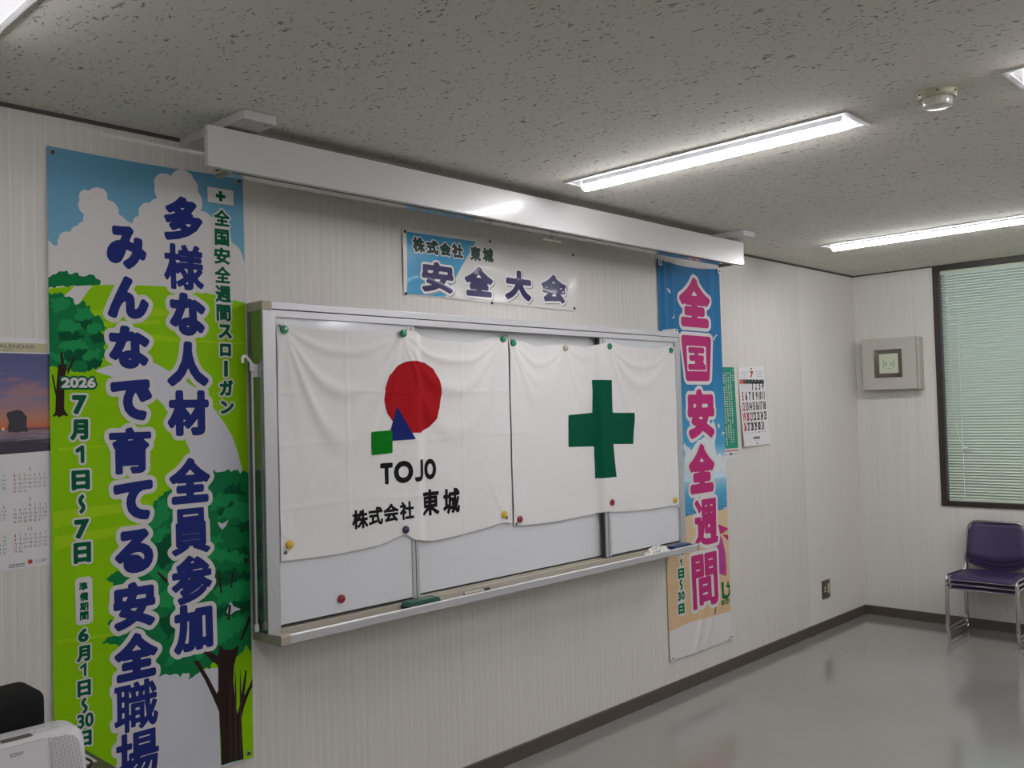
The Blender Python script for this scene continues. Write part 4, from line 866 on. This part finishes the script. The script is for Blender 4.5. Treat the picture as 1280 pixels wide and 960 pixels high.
# ================================================================== CALENDARS AND POSTER
PAP = M('calendar_paper', (0.66, 0.655, 0.67), 0.5); INK = M('print_grey_ink', (0.10, 0.10, 0.12), 0.6); REDI = M('print_red_ink', (0.42, 0.03, 0.05), 0.6)
c1 = thing('wall_calendar', 'large wall calendar with a sunset sea photo beside the left banner', 'calendar', (0.83, 0, 1.14))
pr = Print(lambda u, v, h: (u, -0.0015-h, v), 0.0003)
CX0, CX1 = 0.50, 1.155
pr.grid(PAP, [(CX0, 1.812), (CX1, 1.812), (CX1, 1.140), (CX0, 1.140)], 20, 20)
def sunset():
    t = NT('print_sunset_sea'); x, y, z = t.sep(); zz = t.math('DIVIDE', t.math('SUBTRACT', z, 1.466), 0.30)
    c = t.ramp(zz, [(0.0, (0.03, 0.02, 0.05)), (0.15, (0.03, 0.022, 0.05)), (0.17, (0.15, 0.11, 0.16)), (0.24, (0.22, 0.14, 0.17)), (0.266, (0.13, 0.05, 0.07)), (0.285, (0.50, 0.12, 0.05)), (0.38, (0.42, 0.18, 0.12)), (0.55, (0.20, 0.15, 0.24)), (0.78, (0.085, 0.085, 0.23)), (1.0, (0.06, 0.065, 0.20))])
    n = t.noise(11.0, 4.0, t.mapping((0.6, 1.0, 2.6))); up = t.ramp(zz, [(0.45, 0.0), (0.6, 1.0), (0.75, 1.0), (0.85, 0.0)])
    c = t.mix(t.math('MULTIPLY', t.ramp(n, [(0.5, 0.0), (0.62, 1.0)]), t.math('MULTIPLY', up, 0.6)), c, (0.36, 0.16, 0.14))
    n2 = t.noise(30.0, 2.0, t.mapping((0.4, 1.0, 5.0))); sea = t.ramp(zz, [(0.12, 0.0), (0.13, 1.0), (0.255, 1.0), (0.262, 0.0)])
    c = t.mix(t.math('MULTIPLY', t.ramp(n2, [(0.5, 0.0), (0.6, 1.0)]), t.math('MULTIPLY', sea, 0.5)), c, (0.35, 0.25, 0.27))
    t.color(c); return t.set(0.35)
pr.grid(sunset(), [(CX0+0.01, 1.768), (CX1, 1.766), (CX1, 1.482), (CX0+0.01, 1.460)], 8, 8, 1)
ROCK = M('print_rock', (0.022, 0.022, 0.035), 0.5)
pr.ink(segs(jag([(0.922, 1.536), (0.926, 1.565), (0.921, 1.580), (0.920, 1.592), (0.927, 1.597), (0.935, 1.597), (0.945, 1.602), (0.956, 1.601), (0.965, 1.595), (0.968, 1.588), (0.975, 1.582), (0.973, 1.570), (0.977, 1.536)], 0.002, 0.006, 8)), ROCK, 2, 0, 0.0022)
pr.ink(segs([(CX0+0.01, 1.505), (0.80, 1.508), (0.93, 1.510), (1.03, 1.505), (CX1, 1.505), (CX1, 1.484), (CX0+0.01, 1.462)]), M('print_beach_shade', (0.030, 0.022, 0.045), 0.5), 1.6, 0, 0.005)
pr.ink(segs([(0.910+0.005*math.cos(a), 1.5465+0.005*math.sin(a)) for a in [k*0.7 for k in range(9)]]), M('print_sun', (0.8, 0.5, 0.2), 0.5), 2, 0, 0.002)
pr.rect(0.74, 1.034, 1.770, 1.797, M('print_gold', (0.46, 0.42, 0.27), 0.5), 1)
pr.text('CALENDAR', 0.886, 1.7865, 0.0115, INK, 2, 0.112, 'l')
pr.text('2026', 0.912, 1.7745, 0.005, INK, 2, 0.026, 'l')
DAYS = {3: (6, 31), 7: (2, 31), 11: (6, 30), 2: (6, 28), 6: (0, 30), 10: (3, 31), 4: (2, 30), 8: (5, 31), 12: (1, 31)}      # first column with Monday first: see below
def month(pr, m, x0, z1, dx, dz, first, nd, hol=()):
    pr.text(str(m), x0+3*dx, z1+0.017, 0.011, INK, 2, None, 'c')
    for k in range(7): pr.rect(x0+k*dx-0.0022, x0+k*dx+0.0022, z1+0.0058, z1+0.0066, M('print_gold'), 1.5)
    for d_ in range(1, nd+1):
        q = first+d_-1; cxx, rr = q % 7, q//7
        pr.text(str(d_), x0+cxx*dx, z1-rr*dz, 0.0072, REDI if cxx == 0 or d_ in hol else INK, 2, (0.0026 if d_ == 1 else 0.0042) if d_ < 10 else 0.0086, 'c')
for col, xs in ((0, 0.828), (1, 0.939)):
    mm = ((2, 0, 28), (6, 1, 30), (10, 4, 31)) if col == 0 else ((3, 0, 31), (7, 3, 31), (11, 0, 30))
    x00 = xs
    for (m, f_, nd), z1 in zip(mm, (1.410, 1.322, 1.236)): month(pr, m, x00, z1, 0.0137, 0.0113, f_, nd, (20,))
pr.ink(segs([(0.979+0.007*math.cos(k*0.785), 1.157+0.007*math.sin(k*0.785)) for k in range(8)]), REDI, 1.5, 0, 0.0015)
pr.text('北陸銀行', 0.989, 1.157, 0.0105, INK, 2, 0.043)
for r_ in range(2):
    for k in range(7): pr.rect(0.922+k*0.0062, 0.922+k*0.0062+0.0045, 1.1525-r_*0.006, 1.1555-r_*0.006, INK, 1.5, 0)
pr.build('sheet', c1)

c2 = thing('month_calendar', 'white July month calendar hanging right of the green poster', 'calendar', (5.21, 0, 1.31))
TL, TR, BR, BL = K['C2']
def c2p(a, b):                     # a across, b down (0..1)
    return tuple((np.array(TL)*(1-a)+np.array(TR)*a)*(1-b)+(np.array(BL)*(1-a)+np.array(BR)*a)*b)
def c2surf(u, v, h):
    b = (1.80-v)/0.495; a = (u-5.03)/0.36
    return (u, -0.003-h-0.016*max(0, b-0.35)**2*(1.3-a)-0.006*max(0, 1-a*1.8)*max(0, b)-0.004*max(0, a-0.6)*max(0, b), v)
pr = Print(c2surf, 0.0005)
pr.grid(PAP, [TL, TR, BR, BL], 24, 30)
def c2text(s_, a, b, h, m, width): x, z = c2p(a, b); pr.text(s_, x, z, h, m, 2, width, 'c', 0.0)
BK = M('print_black', (0.012, 0.012, 0.015), 0.55); RD = M('print_red', (0.50, 0.02, 0.03), 0.55); PINK = M('print_pale_grey', (0.42, 0.42, 0.45), 0.55)
x, z = c2p(0.5, 0.098); pr.ink(fit(glyph('7'), x, z, 0.034, 0.034), RD, 2, 0.003, 0.002)
for a0, a1, b0 in ((0.10, 0.30, 0.07), (0.12, 0.30, 0.10), (0.10, 0.28, 0.13), (0.68, 0.92, 0.07), (0.66, 0.90, 0.10), (0.70, 0.93, 0.13)):
    x0, z0 = c2p(a0, b0); x1, _ = c2p(a1, b0); pr.rect(x0, x1, z0, z0+0.004, PINK, 1)
x0, z0 = c2p(0.04, 0.155); x1, _ = c2p(0.96, 0.155); pr.rect(x0, x1, z0-0.026, z0, BK, 1); pr.rect(x0, x0+0.045, z0-0.026, z0, RD, 1.5)
for k, ch in enumerate('日月火水木金土'): c2text(ch, 0.11+k*0.13, 0.182, 0.015, PAP, 0.016)
for d_ in range(1, 32):
    q = d_+2; cc, rr = q % 7, q//7
    x, z = c2p(0.105+cc*0.132, 0.245+rr*0.128); m_ = RD if cc == 0 or d_ == 20 else BK
    pr.ink(fit(glyph(str(d_)), x, z, (0.007 if d_ == 1 else 0.017) if d_ < 10 else (0.022 if d_ == 11 else 0.029), 0.050), m_, 2, 0.0016, 0.0030)
for k in range(3):
    x, z = c2p(0.105+k*0.132, 0.245); pr.ink(fit(glyph(str(28+k)), x, z, 0.020, 0.030), PINK, 1.5, 0.0, 0.003)
for k in range(7): x, z = c2p(0.12+k*0.12, 0.835); pr.rect(x-0.012, x+0.010, z-0.003, z+0.003, PINK if k not in (4,) else RD, 1)
for k in range(5): x, z = c2p(0.40+k*0.05, 0.905); pr.rect(x-0.007, x+0.006, z-0.008, z+0.008, INK, 1)
for k in range(4): x, z = c2p(0.42+k*0.055, 0.94); pr.rect(x-0.007, x+0.007, z-0.002, z+0.002, PINK, 1)
pr.build('sheet', c2)
for a, b in ((0.5, 0.025), (0.5, 0.975)):
    x, z = c2p(a, b); o = obj('pin', lathe(B(), [(0.0004, 0), (0.005, 0), (0.004, 0.004), (0.0004, 0.005)], (x, c2surf(x, z, 0.0)[1], z), 1, 12, -1), NAIL, c2, True)

gp = thing('green_poster', 'narrow green notice with white vertical writing between banner and month calendar', 'poster', (4.93, 0, 1.247))
pr = Print(lambda u, v, h: (u, -0.002-h, v), 0.0005)
GX0, GX1 = 4.64, 5.000
pr.grid(M('poster_paper', (0.66, 0.66, 0.66), 0.5), [(GX0, 1.790), (GX1-0.012, 1.790), (GX1+0.014, 1.246), (GX0, 1.246)], 16, 16)
pr.grid(M('print_poster_green', (0.004, 0.24, 0.150), 0.55), [(GX0, 1.790), (GX1-0.016, 1.790), (GX1+0.003, 1.302), (GX0, 1.302)], 16, 16, 1)
PWH = M('print_white')
rg = random.Random(4)
for k, (n_, z0) in enumerate(((5, 1.772), (30, 1.755), (31, 1.755), (29, 1.755), (31, 1.755), (29, 1.755), (30, 1.755), (28, 1.755))):
    for j in range(n_):
        z = z0-j*0.0142; x = GX1-0.036-k*0.0262+(1.77-z)*0.036
        if rg.random() < 0.08: continue
        w_ = rg.uniform(0.0055, 0.0078); hh = rg.uniform(0.0042, 0.0060)
        pr.rect(x-w_, x+w_, z-hh, z+hh*0.2, PWH, 2, 0)
        if rg.random() < 0.6: pr.rect(x-w_*0.5, x+w_*0.3, z+hh*0.2, z+hh, PWH, 2, 0)
pr.rect(4.83, 5.005, 1.286, 1.292, RD, 1.5)
for xx, ww in ((4.86, 0.004), (4.905, 0.010), (4.925, 0.007), (4.962, 0.004), (4.99, 0.004)): pr.rect(xx-ww, xx+ww, 1.262, 1.274, INK, 1.5, 0)
pr.build('sheet', gp)

# ================================================================== WALL BOX AND OUTLET
bx = thing('wall_speaker_box', 'square off white wall box with a chrome framed pale green panel', 'wall box', (XR, -0.295, 1.645))
CREAM = M('cream_enamel', (0.45, 0.44, 0.40), 0.38, grain=0.02); CREAMD = M('aged_cream_edge', (0.42, 0.40, 0.30), 0.5)
bm = B(); box(bm, XR-0.078, XR-0.001, -0.490, -0.115, 1.640, 2.010, 0.003); obj('back_case', bm, CREAM, bx)
bm = B(); box(bm, XR-0.090, XR-0.078, -0.468, -0.130, 1.660, 1.995); obj('gap', bm, M('dark_gap'), bx)
fx = XR-0.104
bm = B(); y0, y1, z0, z1 = -0.474, -0.094, 1.646, 2.013; hy0, hy1, hz0, hz1 = -0.377, -0.182, 1.730, 1.930
for a in ((y0, y1, z0, hz0), (y0, y1, hz1, z1), (y0, hy0, hz0, hz1), (hy1, y1, hz0, hz1)): box(bm, fx, fx+0.014, a[0], a[1], a[2], a[3])
for a in ((y0, y0+0.006, z0, z1), (y1-0.006, y1, z0, z1)): box(bm, fx+0.013, fx+0.028, a[0], a[1], a[2], a[3], 0, 1)
obj('front_cover', bm, [CREAM, CREAMD], bx)
bm = B(); q = [(hy0, hz0), (hy1, hz0), (hy1, hz1), (hy0, hz1)]; i_ = 0.032; p_ = [(hy0+i_, hz0+i_), (hy1-i_, hz0+i_), (hy1-i_, hz1-i_), (hy0+i_, hz1-i_)]
o4 = [bm.verts.new((fx-0.006, a, b)) for a, b in q]; n4 = [bm.verts.new((fx+0.010, a, b)) for a, b in p_]; w4 = [bm.verts.new((fx+0.004, a, b)) for a, b in q]
for k in range(4): bm.faces.new((o4[k], o4[(k+1) % 4], n4[(k+1) % 4], n4[k])); bm.faces.new((o4[k], w4[k], w4[(k+1) % 4], o4[(k+1) % 4]))
obj('bezel', bm, M('dull_chrome', (0.22, 0.20, 0.18), 0.12, 0.95), bx)
DISP = M('pale_green_display', (0.52, 0.56, 0.43), 0.35)
pr = Print(lambda u, v, h: (fx+0.009-h, u, v), 0.0006)
pr.rect(hy0+i_-0.002, hy1-i_+0.002, hz0+i_-0.002, hz1-i_+0.002, DISP, 0)
MARK = M('display_mark', (0.30, 0.35, 0.26), 0.4); cyy, czz = (hy0+hy1)/2, (hz0+hz1)/2
for s in (-1, 1):
    pr.ink(segs([(cyy+s*0.034, czz+0.034), (cyy+s*0.039, czz+0.034), (cyy+s*0.040, czz-0.038), (cyy+s*0.033, czz-0.030), (cyy+s*0.030, czz-0.005)]), MARK, 1, 0, 0.003)
    pr.ink(segs([(cyy+s*0.010, czz), (cyy+s*0.020, czz+0.012), (cyy+s*0.028, czz-0.006), (cyy+s*0.020, czz-0.02), (cyy+s*0.012, czz-0.012)]), MARK, 1, 0, 0.003)
pr.ink(segs([(cyy-0.026, czz-0.044), (cyy, czz-0.030), (cyy+0.026, czz-0.044), (cyy, czz-0.040)]), MARK, 1, 0, 0.003)
pr.build('display', bx)
for yy in (-0.165, -0.462): bm = B(); lathe(bm, [(0.0005, 0), (0.006, 0), (0.006, 0.008), (0.0005, 0.009)], (XR-0.085, yy, 2.010), 2, 10); obj('top_screw', bm, CREAMD, bx)

ou = thing('wall_socket', 'grey metal socket plate low on the wall near the far corner', 'outlet', (6.105, 0, 0.215))
bm = B(); box(bm, 6.047, 6.163, -0.006, -0.0005, 0.217, 0.340, 0.002); obj('plate', bm, M('bronze_grey_plate', (0.13, 0.115, 0.09), 0.35, 0.7, grain=0.05), ou)
SOCK = M('cream_socket', (0.50, 0.47, 0.33), 0.4)
bm = B(); box(bm, 6.075, 6.100, -0.009, -0.005, 0.262, 0.296, 0.001); obj('jack', bm, SOCK, ou)
bm = B(); box(bm, 6.124, 6.146, -0.009, -0.005, 0.250, 0.312, 0.001); obj('switch', bm, SOCK, ou)
bm = B(); box(bm, 6.081, 6.094, -0.0095, -0.0085, 0.270, 0.288); obj('jack_hole', bm, BLACK(), ou)

# ================================================================== STACKED CHAIRS
CH = CHROME(); VIN = M('dark_purple_vinyl', (0.040, 0.030, 0.088), 0.42, grain=0.06, gscale=220)
CFX, CY0, CY1 = 6.300, -1.150, -0.732
def make_chair(dx, dz, label):
    t = thing('stacking_chair', label, 'chair', (CFX+0.2, (CY0+CY1)/2, 0), 'stacked purple chairs under the window')
    r = 0.0085; sz = 0.345          # seat tube height of the lowest chair
    def T(p): return (p[0]+dx, p[1], p[2]+dz)
    ym = (CY0+CY1)/2
    for y, s in ((CY1, 1), (CY0, -1)):
        bm = B(); tube(bm, [T(p) for p in rounded([(CFX+0.39, y-s*0.012, sz+0.005), (CFX+0.014, y, sz+0.012), (CFX, y, r), (CFX+0.385, y+s*0.004, r), (CFX+0.36, y-s*0.002, sz-0.01)], 0.035)], r, 10)
        obj('sled_leg', bm, CH, t, True)
    bm = B(); pts = [(CFX+0.33, CY1-0.012, sz-0.012), (CFX+0.355, CY1-0.014, sz+0.06), (CFX+0.345, CY1-0.020, sz+0.115), (CFX+0.385, CY1-0.030, sz+0.33), (CFX+0.385, CY0+0.030, sz+0.33), (CFX+0.345, CY0+0.020, sz+0.115), (CFX+0.355, CY0+0.014, sz+0.06), (CFX+0.33, CY0+0.012, sz-0.012)]
    tube(bm, [T(p) for p in rounded(pts, 0.07, 7)], r, 10); obj('back_frame', bm, CH, t, True)
    bm = B(); tube(bm, [T((CFX+0.012, CY1-0.006, sz-0.012)), T((CFX+0.012, CY0+0.006, sz-0.012))], 0.006, 8); obj('cross_bar', bm, CH, t, True); bm = B(); tube(bm, [T((CFX+0.33, CY1-0.01, sz-0.012)), T((CFX+0.33, CY0+0.01, sz-0.012))], 0.006, 8); obj('cross_bar', bm, CH, t, True)
    # seat: padded, dipped in the middle, waterfall front
    bm = B(); nu, nv = 16, 14; hy = (CY1-CY0)/2-0.012; Vt, Vb = {}, {}
    for i in range(nu+1):
        for j in range(nv+1):
            a, b = i/nu*2-1, j/nv
            rr = 0.88+0.12*math.sqrt(max(0, 1-max(0, abs(b*2-1)-0.86)**2/0.0196))
            y = ym+a*hy*rr; x = CFX+0.004+b*0.385
            edge = min(1.0, (1-abs(a))/0.10, (b+0.001)/0.07, (1-b+0.001)/0.08); rim = math.sin(edge*math.pi/2)**0.6 if edge > 0 else 0
            z = sz-0.004+0.026*rim-0.007*(1-a*a)*math.sin(math.pi*min(1, b*1.0))-0.010*b
            Vt[i, j] = bm.verts.new(T((x, y, z))); Vb[i, j] = bm.verts.new(T((x, y, sz-0.006-0.008*b)))
    for i in range(nu):
        for j in range(nv):
            bm.faces.new((Vt[i, j], Vt[i+1, j], Vt[i+1, j+1], Vt[i, j+1])); bm.faces.new((Vb[i, j], Vb[i, j+1], Vb[i+1, j+1], Vb[i+1, j]))
    for i in range(nu):
        bm.faces.new((Vt[i, 0], Vb[i, 0], Vb[i+1, 0], Vt[i+1, 0])); bm.faces.new((Vt[i, nv], Vt[i+1, nv], Vb[i+1, nv], Vb[i, nv]))
    for j in range(nv):
        bm.faces.new((Vt[0, j], Vt[0, j+1], Vb[0, j+1], Vb[0, j])); bm.faces.new((Vt[nu, j], Vb[nu, j], Vb[nu, j+1], Vt[nu, j+1]))
    obj('seat', bm, VIN, t, True)
    # backrest: rounded cushion with a bowed lower edge
    bm = B(); nu, nv = 18, 12; Vf, Vk = {}, {}; hy = (CY1-CY0)/2-0.024
    for i in range(nu+1):
        for j in range(nv+1):
            a, b = i/nu*2-1, j/nv
            zlo = sz+0.112-0.045*(1-abs(a)**2.2)*0.9; zhi = sz+0.333-0.06*max(0, (abs(a)-0.72)/0.28)**2.4-0.003*a*a
            z = zlo+(zhi-zlo)*b; half = hy*(0.94-0.06*max(0, (z-sz-0.115)/0.215))*1.03
            y = ym+a*half; x0 = CFX+0.345+0.040*(z-sz-0.115)/0.215-0.012*(1-a*a)*0
            ed = min(1, (1-abs(a))/0.08, b/0.08+0.02, (1-b)/0.08+0.02); pad = 0.011*math.sin(max(0, ed)*math.pi/2)**0.6
            curve = 0.022*(1-a*a)
            Vf[i, j] = bm.verts.new(T((x0+curve-0.003-pad, y, z))); Vk[i, j] = bm.verts.new(T((x0+curve+0.003+pad*0.2, y, z)))
    for i in range(nu):
        for j in range(nv):
            bm.faces.new((Vf[i, j], Vf[i+1, j], Vf[i+1, j+1], Vf[i, j+1])); bm.faces.new((Vk[i, j], Vk[i, j+1], Vk[i+1, j+1], Vk[i+1, j]))
        bm.faces.new((Vf[i, 0], Vk[i, 0], Vk[i+1, 0], Vf[i+1, 0])); bm.faces.new((Vf[i, nv], Vf[i+1, nv], Vk[i+1, nv], Vk[i, nv]))
    for j in range(nv):
        bm.faces.new((Vf[0, j], Vf[0, j+1], Vk[0, j+1], Vk[0, j])); bm.faces.new((Vf[nu, j], Vk[nu, j], Vk[nu, j+1], Vf[nu, j+1]))
    obj('backrest', bm, VIN, t, True)
    return t
make_chair(0.014, 0.0, 'lowest purple stacking chair of the stack under the window')
make_chair(0.0, 0.031, 'middle purple stacking chair of the stack under the window')
make_chair(-0.014, 0.062, 'top purple stacking chair of the stack under the window')

# ================================================================== TABLE WITH RADIO AND CASE, BOTTOM LEFT
tb = thing('side_table', 'dark topped table in the bottom left corner carrying the radio', 'table', (0.45, -0.8, 0))
TT = M('dark_olive_laminate', (0.055, 0.050, 0.032), 0.35, grain=0.1, gscale=25)
bm = B(); box(bm, -0.60, 0.992, -1.00, -0.33, 0.662, 0.692, 0.003); obj('tabletop', bm, TT, tb)
LEGM = M('grey_leg_steel', (0.25, 0.25, 0.25), 0.4, 0.7)
for x in (-0.54, 0.93):
    for y in (-0.94, -0.39): bm = B(); tube(bm, [(x, y, 0.0), (x, y, 0.662)], 0.014, 12); obj('leg', bm, LEGM, tb, True)

# black soft case
bm = B(); b_ = bmesh.new(); bmesh.ops.create_cube(b_, size=1.0)
for v in b_.verts: v.co = Vector((0.655+v.co.x*0.39, -0.415+v.co.y*0.16*(1.0 if v.co.z < 0 else 0.94), 0.799+v.co.z*0.212))
bmesh.ops.bevel(b_, geom=b_.edges[:], offset=0.026, segments=5, profile=0.5, affect='EDGES')
me_ = bpy.data.meshes.new('_t'); b_.to_mesh(me_); b_.free(); bm.from_mesh(me_)
for v in bm.verts: v.co.z += 0.004*math.sin(v.co.x*9)*(v.co.z > 0.8)
cs = thing('black_case', 'black soft case on the table behind the white radio', 'case', (0.65, -0.42, 0.693))
BF = M('black_nylon', (0.009, 0.009, 0.010), 0.75, spec=0.15, grain=0.15, gscale=260)
obj('body', bm, BF, cs, True)
bm = B(); tube(bm, rounded([(0.47, -0.499, 0.800), (0.858, -0.499, 0.797), (0.858, -0.331, 0.797)], 0.03), 0.006, 8); obj('piping', bm, M('black_piping', (0.008, 0.008, 0.008), 0.45), cs, True)
bm = B(); box(bm, 0.835, 0.880, -0.50, -0.36, 0.694, 0.775, 0.012); obj('side_pocket', bm, BF, cs, True)

# radio with compact disc lid, seen from the front right
RW_ = M('white_radio_plastic', (0.58, 0.57, 0.59), 0.35, grain=0.01); RG_ = M('radio_seam', (0.40, 0.40, 0.43), 0.5)
RX0, RX1, RYF, RYB, RZ0, RZ1 = 0.56, 0.900, -0.640, -0.505, 0.6925, 0.836
rd = thing('cd_radio', 'white portable radio with a perforated speaker on the table', 'radio', ((RX0+RX1)/2, (RYF+RYB)/2, RZ0))
def ryf(z, x=0.0): t = (z-RZ0)/(RZ1-RZ0); return RYF+0.030*t+0.010*t*t
bm = B(); prof = [(ryf(RZ0+0.006)+0.004, RZ0)] + [(ryf(RZ0+(RZ1-RZ0-0.02)*k/8), RZ0+0.004+(RZ1-RZ0-0.02)*k/8) for k in range(9)]
prof += [(ryf(RZ1)+0.001, RZ1-0.008), (ryf(RZ1)+0.006, RZ1-0.002), (ryf(RZ1)+0.014, RZ1), (RYB-0.02, RZ1+0.002), (RYB-0.006, RZ1-0.003), (RYB, RZ1-0.018), (RYB+0.002, RZ0+0.01), (RYB-0.006, RZ0)]
# body: profile swept along x and drawn in towards the rounded right and left ends
stations = []
for k in range(9):
    a = k/8*math.pi/2; stations.append((RX1-0.055*(1-math.sin(a))-0.0, 1.0-0.32*(1-math.cos(math.pi/2-a)) if 0 else None))
xs = [RX0+0.05*(1-math.cos(k/7*math.pi/2)) for k in range(8)]; xs = [RX0+0.05*(1-math.sin((7-k)/7*math.pi/2)) for k in range(8)] + [RX0+0.05+(RX1-RX0-0.11)*k/6 for k in range(1, 6)] + [RX1-0.06+0.06*math.sin(k/9*math.pi/2) for k in range(10)]
cyr, czr = (RYF+RYB)/2, RZ0
rings = []
for x in xs:
    e_ = max(0.0, (x-(RX1-0.06))/0.06, ((RX0+0.05)-x)/0.05); k_ = math.sqrt(max(0.0, 1-e_**3.2)); kz = 0.72+0.28*k_; ky = 0.35+0.65*k_
    rings.append([bm.verts.new((x, cyr+0.01+(y-cyr-0.01)*ky, czr+(z-czr)*kz)) for y, z in prof])
n = len(prof)
for A, C in zip(rings, rings[1:]):
    for k in range(n): bm.faces.new((A[k], A[(k+1) % n], C[(k+1) % n], C[k]))
bm.faces.new(rings[0][::-1]); bm.faces.new(rings[-1])
obj('body', bm, RW_, rd, True)
def rend(u): return 0.35+0.65*math.sqrt(max(0.0, 1-max(0.0, (u-(RX1-0.06))/0.06, ((RX0+0.05)-u)/0.05)**3.2))
rsurf = lambda off: (lambda u, v, h: (u, cyr+0.01+(ryf(v)-cyr-0.01)*rend(u)-off-h, v))
pr = Print(rsurf(0.0026), 0.0006)
LX0, LX1, LZ0, LZ1 = RX0+0.075, 0.806, RZ0+0.02, RZ1-0.008
pr.rect(LX0, LX1, LZ0, LZ1, RG_, 0); pr.rect(LX0+0.0016, LX1-0.0016, LZ0+0.0016, LZ1-0.0016, RW_, 1)
pr.text('SONY', 0.726, LZ1-0.018, 0.0085, M('radio_lettering', (0.10, 0.10, 0.12), 0.4), 2.5, 0.029, 'l')
pr.build('disc_lid', rd)
def perforated():
    t = NT('perforated_grille'); x, y, z = t.sep()
    fx_ = t.math('SUBTRACT', t.math('FRACT', t.math('MULTIPLY', x, 230.0)), 0.5); fz_ = t.math('SUBTRACT', t.math('FRACT', t.math('ADD', t.math('MULTIPLY', z, 230.0), t.math('MULTIPLY', t.math('FLOOR', t.math('MULTIPLY', x, 230.0)), 0.5))), 0.5)
    d_ = t.math('SQRT', t.math('ADD', t.math('POWER', fx_, 2.0), t.math('POWER', fz_, 2.0)))
    hole = t.ramp(d_, [(0.26, 1.0), (0.34, 0.0)]); t.color(t.mix(hole, (0.53, 0.52, 0.54), (0.12, 0.12, 0.13))); t.bump(hole, -0.5, 0.002); return t.set(0.4)
pr = Print(rsurf(0.0034), 0.0006)
pr.ink(segs([(0.812, RZ0+0.02), (0.812, RZ1-0.016), (0.828, RZ1-0.012), (0.850, RZ1-0.012), (0.868, RZ1-0.018), (0.879, RZ1-0.034), (0.882, RZ0+0.05), (0.866, RZ0+0.028), (0.85, RZ0+0.02)]), perforated(), 0, 0, 0.003)
pr.build('speaker_grille', rd)
bm = B(); box(bm, 0.716, 0.782, -0.592, -0.572, RZ1+0.0005, RZ1+0.002, 0.0006); obj('display_window', bm, M('grey_green_display', (0.12, 0.12, 0.10), 0.2), rd)
RB_ = M('radio_button', (0.60, 0.60, 0.62), 0.4)
for k in range(9):
    bm = B()
    if k < 5: box(bm, 0.79+k*0.014, 0.799+k*0.014, -0.578, -0.570, RZ1-0.0005, RZ1+0.0022, 0.0008)
    else: box(bm, 0.785+(k-5)*0.016, 0.795+(k-5)*0.016, -0.556, -0.549, RZ1, RZ1+0.0024, 0.0008)
    obj('button', bm, RB_, rd)
bm = B(); box(bm, 0.812, 0.829, ryf(RZ1-0.012)-0.002, ryf(RZ1-0.012)+0.006, RZ1-0.017, RZ1-0.010, 0.001); obj('lid_catch', bm, M('radio_button'), rd)
cb = obj('power_cord', tube(B(), rounded([(0.895, -0.52, 0.715), (0.925, -0.52, 0.730), (0.945, -0.52, 0.712), (0.935, -0.52, 0.698), (0.905, -0.50, 0.697), (0.87, -0.44, 0.697)], 0.015), 0.0032, 8), BLACK(), None, True)
tag(cb, 'black cord looping on the table behind the radio', 'cord')
pp = thing('folded_leaflet', 'small white and grey folded leaflet lying beside the radio', 'leaflet', (0.93, -0.46, 0.693))
bm = B(); prism(bm, [(0.845, 0.716), (0.962, 0.7065), (0.975, 0.694), (0.845, 0.6932)], 1, -0.475, -0.36); obj('paper', bm, M('leaflet_paper', (0.6, 0.6, 0.58), 0.5), pp)
bm = B(); v4 = [bm.verts.new(q) for q in ((0.87, -0.465, 0.7150), (0.95, -0.465, 0.7085), (0.95, -0.405, 0.7085), (0.87, -0.405, 0.7150))]; bm.faces.new(v4); obj('printed_panel', bm, M('leaflet_grey', (0.20, 0.21, 0.19), 0.5), pp)
